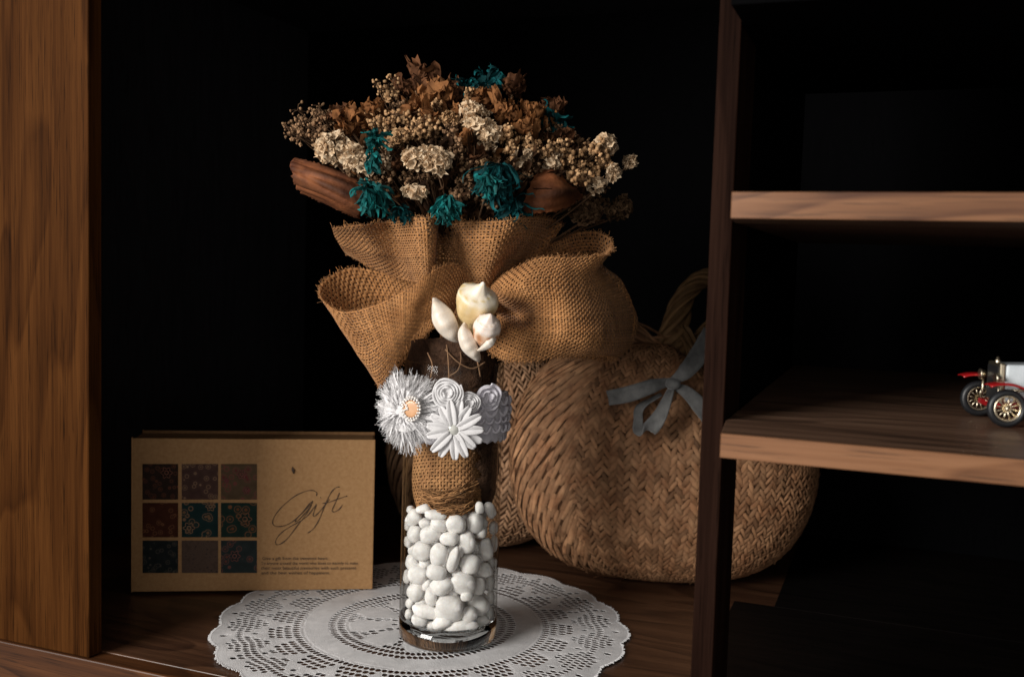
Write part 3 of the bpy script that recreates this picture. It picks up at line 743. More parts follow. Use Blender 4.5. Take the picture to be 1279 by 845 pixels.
# dried flowers ----------------------------------------------------
M_cream = soft_mat('statice_petal', (.62, .41, .23), (.90, .73, .52), .9, 160, .3, 700, trans=.25, spec=.1)
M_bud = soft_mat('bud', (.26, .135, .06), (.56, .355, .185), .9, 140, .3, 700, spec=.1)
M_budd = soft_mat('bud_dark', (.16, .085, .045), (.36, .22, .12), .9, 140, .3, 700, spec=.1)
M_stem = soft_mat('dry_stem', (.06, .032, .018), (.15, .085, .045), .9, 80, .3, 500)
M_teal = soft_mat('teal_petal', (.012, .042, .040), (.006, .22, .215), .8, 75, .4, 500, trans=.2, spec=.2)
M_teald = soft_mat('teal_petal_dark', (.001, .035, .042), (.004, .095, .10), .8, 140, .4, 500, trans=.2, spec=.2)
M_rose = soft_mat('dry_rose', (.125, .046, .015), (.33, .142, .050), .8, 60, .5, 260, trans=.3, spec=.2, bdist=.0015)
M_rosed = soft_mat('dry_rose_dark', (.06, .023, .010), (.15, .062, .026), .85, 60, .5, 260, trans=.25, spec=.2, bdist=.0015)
M_husk = soft_mat('husk', (.075, .022, .009), (.20, .068, .024), .7, 40, .5, 200, trans=.15, spec=.3, bdist=.002)
ROOT = Q(572, 330, -.055)
def stemline(mb, tip, bend=.02, r=.0007, tint=1.0, n=8):
    t = np.asarray(tip); a = ROOT + (t - ROOT)*.35 + rng.normal(0, .006, 3)
    m = (a + t)/2 + np.array([0, 0, -bend*.4]) + rng.normal(0, bend*.15, 3)
    mb.tube(curve([a, m, t], n), r, 4, tint, cap=False)
def sub(name, mb, mat, parent): return mb.build(name, mat, parent)
def floret(mb, c, d, r, tint):
    d = nrm(d); a = nrm(np.cross(d, rng.normal(0, 1, 3))); b = np.cross(d, a)
    k = 10; ph = rng.uniform(0, 6)
    P = np.zeros((4, k + 1, 3)); tt = np.zeros((4, k + 1))
    for i, (h, rr) in enumerate(((-.9, .12), (-.2, .42), (.15, .80), (.22, 1.05))):
        for j in range(k):
            th = 2*PI*j/k
            w = 1 + (.22*math.cos(5*th + ph) + rng.uniform(-.22, .22))*(i >= 2)
            hh = h + (rng.uniform(-.35, .35) + .25*math.sin(3*th + ph))*(i >= 2)
            P[i, j] = np.asarray(c) + d*hh*r + rr*w*r*(math.cos(th)*a + math.sin(th)*b)
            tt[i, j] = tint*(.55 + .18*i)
        P[i, k] = P[i, 0]; tt[i, k] = tt[i, 0]
    mb.grid(P, tt)
def statice(blobs, n, mat=M_cream, tint=1.0, label=None, fr=5.0, name='statice_flower'):
    for (px, py, d, rx, ry) in blobs:
        mb = MB(); st = MB()
        cen = Q(px, py, d); rx *= .86; ry *= .86
        for q in range(int(n*1.5)):
            u = nrm(rng.normal(0, 1, 3)); 
            if u @ TV < -.35: u = u - 2*(u @ TV)*TV
            rr = rng.uniform(.72, 1.0)
            p = cen + IX*(u @ IX)*rx*.00081*rr + IU*(u @ IU)*ry*.00081*rr + TV*(u @ TV)*min(rx, ry)*.00081*rr
            floret(mb, p, u + rng.normal(0, .35, 3) + IU*.25, fr*.00081*rng.uniform(.75, 1.25), tint*rng.uniform(.75, 1.12))
            if q % 4 == 0: st.tube([cen - IU*ry*.0008, (cen + p)/2 - IU*.001, p], .0005, 4, 1.0, cap=False)
        stemline(st, cen - IU*ry*.0006, .015, .0011)
        o = mb.build(name, mat, BQ)
        if label: o['label'] = label
        st.build('stem', M_stem, o)
def breath(blobs, n, mat=M_bud, r=2.3, tint=1.0, label=None):
    n = int(n*1.15); r = r*.80
    for (px, py, d, rx, ry) in blobs:
        mb = MB(); st = MB()
        cen = Q(px, py, d); foot = cen + (ROOT - cen)*.33
        stemline(st, foot, .01, .0010)
        nb = max(3, n//7)
        for b_ in range(nb):
            u = rng.normal(0, 1, 3); u = nrm(u)*rng.uniform(.3, .8)
            node = cen + IX*u[0]*rx*.00081 + IU*u[1]*ry*.00081 + TV*u[2]*min(rx, ry)*.00081
            st.tube(curve([foot, (foot + node)/2 + rng.normal(0, .003, 3), node], 6), .0006, 3, 1.0, cap=False)
            for q in range(n//nb):
                v = nrm(rng.normal(0, 1, 3))*rng.uniform(.25, .50)
                p = node + IX*v[0]*rx*.0008 + IU*v[1]*ry*.0008 + TV*v[2]*min(rx, ry)*.0008
                st.tube([node, (node + p)/2 + rng.normal(0, .001, 3), p], .0003, 3, 1.0, cap=False)
                s = r*.00081*rng.uniform(.5, 1.45); t_ = tint*rng.uniform(.45, 1.3)
                mb.ball(p, s, 1, .22, t_, (1, 1, rng.uniform(.8, 1.2)))
                if rng.uniform() < .55:                       # opened bud: little petals
                    for e in range(4):
                        mb.ball(p + nrm(rng.normal(0, 1, 3))*s*.8, s*.55, 1, .25, t_*1.12, (1, .6, 1))
        o = mb.build('baby_breath_sprig', mat, BQ)
        if label: o['label'] = label
        st.build('stem', M_stem, o)
def petal_strip(mb, pts, w, tint, curl=.5, n=9):
    C = curve(pts, n); T = np.gradient(C, axis=0); T /= (np.linalg.norm(T, axis=1, keepdims=True) + 1e-9)
    s0 = nrm(np.cross(T[0], rng.normal(0, 1, 3))); P = np.zeros((n, 5, 3)); tt = np.zeros((n, 5))
    tw = rng.uniform(-1.6, 1.6)
    for i in range(n):
        t = i/(n-1); s = nrm(s0 - T[i]*np.dot(s0, T[i])); nn = np.cross(T[i], s); a = tw*t
        s2 = s*math.cos(a) + nn*math.sin(a); n2 = np.cross(T[i], s2)
        ww = w*(math.sin(PI*min(1, .12 + .86*t))**.6)*(1 + .2*math.sin(9*t + tw*5))
        for j in range(5):
            x = (j - 2)/2
            P[i, j] = C[i] + s2*ww*x + n2*ww*(curl*x*x + .22*rng.uniform(-1, 1))
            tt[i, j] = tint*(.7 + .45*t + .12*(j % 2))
    mb.grid(P, tt)
def teal(px, py, d, r, n, dirn=(0, -1, .4), spread=.9, mat=M_teal, w=2.6, label=None, grav=.9):
    mb = MB(); st = MB(); R = r*.00081; c = Q(px, py, d)
    ax = nrm(IX*dirn[0] + IU*dirn[1] + TV*dirn[2])
    for q in range(int(n*2.1)):
        u = nrm(ax + rng.normal(0, spread, 3)); L = R*rng.uniform(.55, 1.12)
        p1 = c + u*L*.36 + rng.normal(0, R*.07, 3)
        u1 = nrm(u - IU*grav*.5 + rng.normal(0, .35, 3)); p2 = p1 + u1*L*.34
        u2 = nrm(u1 - IU*grav*.6 + rng.normal(0, .6, 3)); p3 = p2 + u2*L*.26
        u3 = nrm(u2 + rng.normal(0, .8, 3)); p4 = p3 + u3*L*.16
        petal_strip(mb, [c + u*R*.04, p1, p2, p3, p4], w*.00068*rng.uniform(.5, 1.35), rng.uniform(.35, 1.35), rng.uniform(-.6, .9), 11)
    stemline(st, c - ax*R*.1, .02, .0012)
    o = mb.build('teal_flower', mat, BQ)
    if label: o['label'] = label
    st.build('stem', M_stem, o); return o
def crumple(px, py, d, r, n, mat=M_rose, up=.6, label=None, name='dried_rose', tint=1.0):
    """withered rose: layered crinkled petals whose rims curl and tear"""
    mb = MB(); R = r*.00081; c = Q(px, py, d)
    n = int(n*1.5)
    for q in range(n):
        th = 2*PI*q*.382 + rng.uniform(-.3, .3); f = .40 + .60*(q + 1)/n
        out = nrm(IX*math.cos(th) + TV*(math.sin(th)*.9 + .15) + IU*up*rng.uniform(-.1, .9)); side = nrm(np.cross(out, IU + rng.normal(0, .35, 3))); upv = np.cross(side, out)
        m_, n_ = 13, 15; P = np.zeros((m_, n_, 3)); tt = np.zeros((m_, n_)); sd = rng.uniform(0, 80)
        wd_ = R*.60*f*rng.uniform(.75, 1.2); lean = rng.uniform(.1, .75); curl = rng.uniform(-.7, .7)
        for i in range(m_):
            t = i/(m_-1)
            for j in range(n_):
                x = (j - 7)/7
                ww = wd_*math.sin(PI*min(1, .16 + .72*t))**.55
                p = c + out*R*f*(t*.78 - .22*x*x) + side*ww*x + upv*R*f*(lean*t + curl*t**3*.6 + .30*x*x)
                nz = Vector((x*1.7 + sd, t*2.0, q*1.7))
                e = (.35 + .9*t)
                p = p + upv*R*.30*e*mnoise.noise(nz*1.5) + out*R*.20*e*mnoise.noise(nz*2.3 + Vector((5, 2, 0))) + side*R*.16*e*mnoise.noise(nz*2.9 + Vector((3, 0, 0)))
                p = p + upv*R*.13*e*mnoise.noise(nz*5.5) + (out + upv)*R*.10*t**4*rng.uniform(-1, 1)
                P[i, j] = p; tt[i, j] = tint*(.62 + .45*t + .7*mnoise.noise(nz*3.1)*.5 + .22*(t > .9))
        mb.grid(P, np.clip(tt, .25, 1.6))
    o = mb.build(name, mat, BQ)
    if label: o['label'] = label
    st = MB(); stemline(st, c, .015, .0014); st.build('stem', M_stem, o); return o

# dark mass of leaves and stems within the head, so that the gaps are not empty
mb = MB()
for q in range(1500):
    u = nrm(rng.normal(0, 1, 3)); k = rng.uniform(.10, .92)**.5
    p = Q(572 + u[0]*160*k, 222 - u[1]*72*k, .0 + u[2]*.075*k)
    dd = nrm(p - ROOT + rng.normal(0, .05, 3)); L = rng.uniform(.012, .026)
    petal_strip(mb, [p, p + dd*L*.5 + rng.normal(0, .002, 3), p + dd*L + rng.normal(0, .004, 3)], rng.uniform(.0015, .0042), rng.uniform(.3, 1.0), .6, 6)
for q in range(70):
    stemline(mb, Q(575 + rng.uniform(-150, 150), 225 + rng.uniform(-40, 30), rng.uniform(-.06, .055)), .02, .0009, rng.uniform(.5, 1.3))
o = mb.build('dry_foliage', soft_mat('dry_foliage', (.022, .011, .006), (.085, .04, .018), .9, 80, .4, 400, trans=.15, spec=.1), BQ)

# brown roses and curled petals
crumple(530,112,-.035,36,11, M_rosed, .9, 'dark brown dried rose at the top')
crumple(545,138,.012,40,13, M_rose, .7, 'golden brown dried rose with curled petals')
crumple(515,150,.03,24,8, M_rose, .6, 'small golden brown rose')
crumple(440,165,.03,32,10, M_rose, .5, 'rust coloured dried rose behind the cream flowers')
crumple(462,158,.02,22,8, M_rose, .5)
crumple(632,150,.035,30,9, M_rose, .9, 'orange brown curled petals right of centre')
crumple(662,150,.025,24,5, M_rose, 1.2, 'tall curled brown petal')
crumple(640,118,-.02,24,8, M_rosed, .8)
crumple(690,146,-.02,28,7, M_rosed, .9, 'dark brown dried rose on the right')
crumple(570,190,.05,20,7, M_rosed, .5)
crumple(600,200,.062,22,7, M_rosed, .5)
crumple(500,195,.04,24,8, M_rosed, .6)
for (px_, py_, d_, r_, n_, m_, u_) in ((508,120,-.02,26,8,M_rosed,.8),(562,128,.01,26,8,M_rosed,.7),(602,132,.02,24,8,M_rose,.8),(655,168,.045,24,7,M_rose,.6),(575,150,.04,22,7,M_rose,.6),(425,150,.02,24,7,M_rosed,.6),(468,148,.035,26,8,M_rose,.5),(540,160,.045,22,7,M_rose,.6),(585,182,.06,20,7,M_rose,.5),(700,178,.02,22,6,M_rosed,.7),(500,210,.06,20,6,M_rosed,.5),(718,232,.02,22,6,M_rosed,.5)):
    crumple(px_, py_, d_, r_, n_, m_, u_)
# teal blooms
teal(466,236,.090,33,50,(0,-.9,.6),.75, label='large teal bloom hanging over the left of the collar')
teal(470,175,.086,20,16,(0,.2,.8),.8, w=3.4, label='small upright teal bloom')
teal(468,192,.088,22,14,(-.1,-1,.4),.35, w=3.4)
teal(557,246,.085,30,46,(.05,-1,.45),.42, label='small teal tassel-like bloom over the collar')
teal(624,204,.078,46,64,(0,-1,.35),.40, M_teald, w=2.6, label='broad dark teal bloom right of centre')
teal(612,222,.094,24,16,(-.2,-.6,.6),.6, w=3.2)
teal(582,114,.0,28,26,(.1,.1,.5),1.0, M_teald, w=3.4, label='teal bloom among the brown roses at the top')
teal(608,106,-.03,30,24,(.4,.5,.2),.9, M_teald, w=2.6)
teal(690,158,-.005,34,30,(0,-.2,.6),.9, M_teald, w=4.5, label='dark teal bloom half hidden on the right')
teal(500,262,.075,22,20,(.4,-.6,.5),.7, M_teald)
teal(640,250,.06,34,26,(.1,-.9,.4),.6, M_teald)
# cream statice
statice([(416,186,.062,23,22),(440,196,.066,20,16)], 46, label='big cream statice cluster on the left')
statice([(520,199,.086,20,13),(546,202,.088,20,14),(533,195,.080,26,13)], 34, label='bright cream statice in the middle front')
statice([(519,240,.088,17,8)], 20, label='low cream floret above the collar')
statice([(598,152,.060,20,20),(610,172,.062,16,22),(586,138,.05,12,12)], 38, label='upright cream statice at the centre')
statice([(757,180,.020,15,15)], 22, fr=5.4, label='pale papery cream floret at the right')
statice([(766,216,.022,9,12),(744,232,.026,13,11),(786,202,.005,8,8)], 14, fr=5.0, tint=.85)
statice([(455,205,.07,16,14),(478,205,.06,12,12)], 16, tint=.8)
statice([(610,205,.06,20,14)], 14, M_bud, .8)
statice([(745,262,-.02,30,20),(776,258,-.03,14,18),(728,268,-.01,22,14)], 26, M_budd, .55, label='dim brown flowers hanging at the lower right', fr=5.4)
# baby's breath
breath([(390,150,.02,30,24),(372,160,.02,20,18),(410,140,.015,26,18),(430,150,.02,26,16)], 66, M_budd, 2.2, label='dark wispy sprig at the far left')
breath([(478,102,-.005,17,20),(488,118,.0,12,14)], 34, M_bud, 2.7, 1.0, 'lone sprig standing up at the top left')
breath([(405,165,.045,28,18)], 40, M_budd, 2.4)
breath([(500,148,.05,26,16),(530,156,.056,26,18),(476,150,.045,22,14),(515,168,.06,24,14)], 60, M_bud, 2.7, 1.05, 'tan sprig across the middle')
breath([(560,165,.058,20,22),(568,190,.066,18,22),(580,215,.07,22,22),(575,240,.06,14,18)], 44, M_budd, 2.7, 1.0)
breath([(548,128,.035,16,12),(590,118,.03,14,10)], 22, M_bud, 2.5)
breath([(655,178,.05,26,14),(640,190,.055,20,14),(680,186,.05,22,14),(630,168,.055,16,14)], 50, M_bud, 3.0, 1.05, 'tan sprig on the right of the centre')
breath([(715,198,.035,24,22),(738,190,.03,22,20),(700,190,.04,20,16),(722,222,.035,22,18)], 52, M_bud, 3.2, 1.05, 'tan sprig at the right')
breath([(740,210,.03,16,16),(760,202,.02,16,14)], 30, M_bud, 3.0)
breath([(440,220,.05,26,14),(500,222,.065,24,14),(490,185,.06,16,14)], 34, M_budd, 2.4)
breath([(600,250,.055,20,14),(650,218,.055,18,16)], 30, M_budd, 2.4)
breath([(735,245,.0,26,18)], 40, M_budd, 2.6, .8)

# papery scraps and dim sprigs that close the dome
mb = MB()
for q in range(420):
    u = nrm(rng.normal(0, 1, 3)); u[2] = abs(u[2])
    k = rng.uniform(.55, .97)
    p = Q(572 + u[0]*175*k, 205 - u[1]*88*k - (abs(u[0]) < .45)*14, -.02 + u[2]*.085*k)
    if rng.uniform() < .35: continue
    dd = nrm((p - ROOT) + rng.normal(0, .09, 3)); L = rng.uniform(.008, .017)
    petal_strip(mb, [p, p + dd*L*.5 + rng.normal(0, .003, 3), p + dd*L + rng.normal(0, .005, 3)], rng.uniform(.0022, .0052), rng.uniform(.35, 1.15), 1.0, 7)
o = mb.build('dry_leaf_scraps', M_rose, BQ)
breath([(480,165,.03,26,20),(450,185,.03,24,18),(540,180,.04,24,20)], 50, M_budd, 2.3)
breath([(590,180,.05,22,20),(640,210,.05,24,14),(670,205,.04,24,16)], 50, M_budd, 2.4)
breath([(530,222,.06,34,12),(480,235,.06,24,14),(590,232,.06,22,14)], 44, M_budd, 2.4, .8)
breath([(690,170,.01,26,14),(620,130,.0,26,14),(720,175,.0,20,14)], 40, M_budd, 2.4, .9)
breath([(520,120,.0,24,16),(500,135,.02,22,14)], 36, M_budd, 2.4, 1.0)
statice([(560,150,.05,13,11),(500,170,.06,15,10)], 16, M_bud, 1.0)
statice([(690,200,.045,14,12),(652,196,.055,14,10)], 14, M_cream, .8)

# husk leaves
def husk(rows, ridges, label, jag=.0):
    P = Patch(net(rows)); D = P.ev(np.linspace(0, 1, 40), np.linspace(0, 1, 50)); Nn = grid_normals(D); tt = np.zeros((40, 50))
    for i in range(40):
        for j in range(50):
            rd = mnoise.noise(Vector((i*ridges, j*.04, 2.2))) + .5*mnoise.noise(Vector((i*ridges*2.5, j*.05, 7)))
            D[i, j] = D[i, j] + Nn[i, j]*.0022*rd; tt[i, j] = 1 + .75*rd
            if i in (0, 39) or j in (0, 49): D[i, j] += rng.normal(0, jag, 3); tt[i, j] *= 1.5
    mb = MB(); mb.grid(D, tt); o = mb.build('husk_leaf', M_husk, BQ); o['label'] = label
    m = o.modifiers.new('solid', 'SOLIDIFY'); m.thickness = .0012
husk([[(369,198,.03),(395,205,.045),(425,215,.05),(460,228,.045)],
      [(363,206,.04),(392,215,.058),(424,226,.062),(460,242,.056)],
      [(366,218,.042),(395,228,.062),(425,242,.066),(455,258,.058)],
      [(370,232,.034),(398,243,.050),(425,257,.055),(448,268,.048)],
      [(378,240,.02),(404,252,.03),(428,264,.035),(450,272,.03)]], .33, 'rolled reddish brown husk jutting out on the left', .0006)
husk([[(684,204,.03),(690,203,.03),(695,210,.03),(700,216,.028)],
      [(668,222,.05),(684,220,.056),(698,222,.052),(708,228,.040)],
      [(656,245,.056),(678,244,.066),(702,240,.060),(722,240,.036)],
      [(650,264,.05),(676,266,.058),(700,262,.050),(728,246,.028)]], .12, 'pointed dark brown husk leaf on the right', .0008)

# ------------------------------------------------------------------ lace headband round the vase
def headband():
    h = thing('lace_headband', 'white lace band with shaggy flower, felt rosettes and daisy wrapped around the vase neck', 'headband', (0, 0, .21))
    M_wh = soft_mat('white_felt', (.76, .75, .755), (.85, .84, .85), .95, 90, .5, 1400, trans=.18, spec=.1, sheen=.2)
    M_lav = soft_mat('lace_band', (.70, .68, .74), (.82, .80, .86), .95, 120, .5, 1200, trans=.1, spec=.1)
    # band: knitted tape with raised cords and a scalloped lower border
    mb = MB(); k = 180
    rows = [(.0515, .2075), (.0532, .2105), (.0530, .2170), (.0545, .2210), (.0536, .2290), (.0548, .2370), (.0536, .2440), (.0548, .2480), (.0532, .2540), (.0525, .2565)]
    P = np.zeros((len(rows), k + 1, 3)); tn = np.zeros((len(rows), k+1))
    for i, (r, z) in enumerate(rows):
        for j in range(k + 1):
            th = 2*PI*(j % k)/k
            zz = z + (.0025*abs(math.sin(th*14)) if i < 2 else 0) + .004*math.sin(th + 2.4)
            rr = r + .0006*math.sin(th*60 + i*2.1) + .0012*mnoise.noise(Vector((math.cos(th)*4, math.sin(th)*4, z*120)))
            P[i, j] = (rr*math.cos(th), rr*math.sin(th), zz); tn[i, j] = .9 + .12*(i % 2)
    mb.grid(P, tn)
    b = mb.build('band', M_lav, h); m = b.modifiers.new('solid', 'SOLIDIFY'); m.thickness = .0016; m.offset = 1
    for zc, amp, fq, rr in ((.2485, .003, 22, .0017), (.2385, .0035, 18, .0020), (.2215, .0030, 26, .0015), (.2300, .0022, 30, .0013)):
        mb = MB(); pts = []
        for j in range(361):
            th = 2*PI*j/360
            pts.append(((.0565 + .0012*math.cos(fq*th))*math.cos(th), (.0565 + .0012*math.cos(fq*th))*math.sin(th), zc + amp*math.sin(fq*th) + .004*math.sin(th + 2.4)))
        mb.tube(pts, rr, 6, 1.05, cap=False); mb.build('cord', M_lav, b)
    def vz(px, py, R): return oncyl(px, py, R)
    def frame(px, py, R):
        p = vz(px, py, R); n = nrm([p[0], p[1], 0]); n = nrm(n + TV*.5); s = nrm(np.cross([0, 0, 1.0], n)); return p, n, s, np.cross(n, s)
    # lace rosette on the right of the band
    def rosette(px, py, R, r, mat, name, turns=3.0, hgt=.006, label=None):
        p, n, s, u = frame(px, py, R); mb = MB(); kk = 110; P = np.zeros((kk, 4, 3)); ph = rng.uniform(0, 6)
        for i in range(kk):
            t = i/(kk-1); th = t*turns*2*PI + ph; rr = r*(.10 + .86*t)*(1 + .05*math.sin(th*3.3))
            rad = s*math.cos(th) + u*math.sin(th)
            for j, (dr_, dh) in enumerate(((-.02, 0), (.02, .45), (.06, .85), (.16, 1.0))):
                P[i, j] = p + rad*(rr + dr_*r*1.3) + n*(hgt*dh*(1 - .35*t) + .0008*math.sin(5*th))
        mb.grid(P, rng.uniform(.97, 1.03)); o = mb.build(name, mat, h); mm = o.modifiers.new('solid', 'SOLIDIFY'); mm.thickness = r*.06
        mb = MB(); mb.lathe([(r*.98, 0), (r*.96, .0012), (r*.5, .0016), (.0003, .0016)], p, n, 28); mb.build('felt_disc', mat, o)
        if label: o['label'] = label
        return o
    rosette(609, 496, .057, .0125, M_lav, 'lace_rosette', 2.6, .005)
    rosette(559, 490, .064, .0138, M_wh, 'felt_rose', 4.6, .0055, 'larger rolled white felt rosette')
    rosette(586, 503, .063, .0105, M_wh, 'felt_rose', 4.2, .0048, 'smaller rolled white felt rosette')
    # shaggy flower
    p, n, s, u = frame(510, 512, .062); mb = MB()
    for lay, (R0, h0, cnt) in enumerate(((.036, -.004, 230), (.035, .0, 260), (.030, .004, 220), (.023, .0075, 150), (.016, .010, 80))):
        for q in range(cnt):
            th = rng.uniform(0, 2*PI); rad = s*math.cos(th) + u*math.sin(th); L = R0*rng.uniform(.55, 1.05)*(1 + .12*math.sin(3*th + lay))
            side = np.cross(rad, n); a = p + n*h0*.6 + rad*.003
            e = p + rad*L + n*(h0 + rng.uniform(-.003, .004)) + side*rng.normal(0, .006)
            m_ = (a + e)/2 + n*(.003 + rng.uniform(-.001, .003))
            petal_strip(mb, [a, m_, e], rng.uniform(.0008, .0026), rng.uniform(.92, 1.05), .5, 6)
            for f_ in range(4):                      # frayed ends
                e2 = e + rad*rng.uniform(.001, .0055) + side*rng.normal(0, .0025) + n*rng.normal(0, .0015)
                st_ = m_ + (e - m_)*rng.uniform(.4, 1.0) + side*rng.normal(0, .001)
                mb.tube([st_, (st_ + e2)/2 + rng.normal(0, .0006, 3), e2], .00016, 3, 1.0, cap=False)
    sh = mb.build('shaggy_flower', M_wh, h)
    mb = MB(); P = np.zeros((7, 41, 3))
    for i in range(7):
        for j in range(41):
            th = 2*PI*(j % 40)/40; rr = .0205*(i/6)*(1 + .05*math.sin(5*th))
            P[i, j] = p + (s*math.cos(th) + u*math.sin(th))*rr + n*(.0125 + .0022*(i/6)**2*math.sin(4*th + 1) - .003*(i/6)**2)
    mb.grid(P); mb.build('ruffled_disc', M_wh, sh)
    br = bpy.data.objects.new('brooch', None); col.objects.link(br); br.parent = h; br['_base'] = h['_base']
    p2, n2, s2, u2 = frame(514, 510, .0755)
    M_gold = plain('pale_gold', (.60, .33, .17), .35, 0.0, .3)
    M_pearl = plain('pearl', (.82, .78, .74), .18, 0, .6)
    mb = MB(); mb.lathe([(.0085, 0), (.0083, .0012), (.006, .0017), (.0002, .0014)], p2, n2, 32); mb.build('gold_plate', M_gold, br)
    mb = MB(); 
    for q in range(22):
        a = 2*PI*q/22; mb.ball(p2 + (s2*math.cos(a)*.0095 + u2*math.sin(a)*.0112) + n2*.0012, .00135, 2)
    for q in range(17):
        a = 2*PI*q/17; mb.ball(p2 + (s2*math.cos(a)*.0078 + u2*math.sin(a)*.0092) + n2*.0022, .00105, 2)
    for q in range(9): mb.ball(p2 + s2*rng.uniform(-.007, -.003) + u2*rng.uniform(-.005, .005) + n2*.002, .0010, 2)
    mb.build('pearl_ring', M_pearl, br)
    # daisy
    p, n, s, u = frame(567, 536, .066)
    da = bpy.data.objects.new('daisy', None); col.objects.link(da); da.parent = h; da['_base'] = h['_base']
    for q in range(15):
        th = 2*PI*q/15 + rng.uniform(-.08, .08) + .1; rad = s*math.cos(th) + u*math.sin(th); side = np.cross(n, rad); L = .0240*rng.uniform(.88, 1.05); lift = rng.uniform(-.0005, .003) + .001*(q % 2)
        mb = MB(); P = np.zeros((14, 9, 3))
        for i in range(14):
            t = i/13; w = .0047*math.sin(PI*min(1, .1 + .86*t))**.4
            for j in range(9):
                x = (j - 4)/4
                P[i, j] = p + rad*(.004 + L*t) + side*w*x + n*(lift + .0015 + .0026*math.sin(PI*t)*.6 + .0016*abs(x)**2 - .0009*math.cos(x*PI*2)*.6)
        mb.grid(P, rng.uniform(.98, 1.03)); o = mb.build('petal', M_wh, da); mm = o.modifiers.new('solid', 'SOLIDIFY'); mm.thickness = .0009
    mb = MB(); mb.lathe([(.0072, .001), (.0074, .003), (.0062, .0052), (.0035, .0066), (.0002, .0070)], p, n, 32); mb.build('centre', plain('stone_grey', (.50, .50, .46), .3, 0, .4), da)
headband()

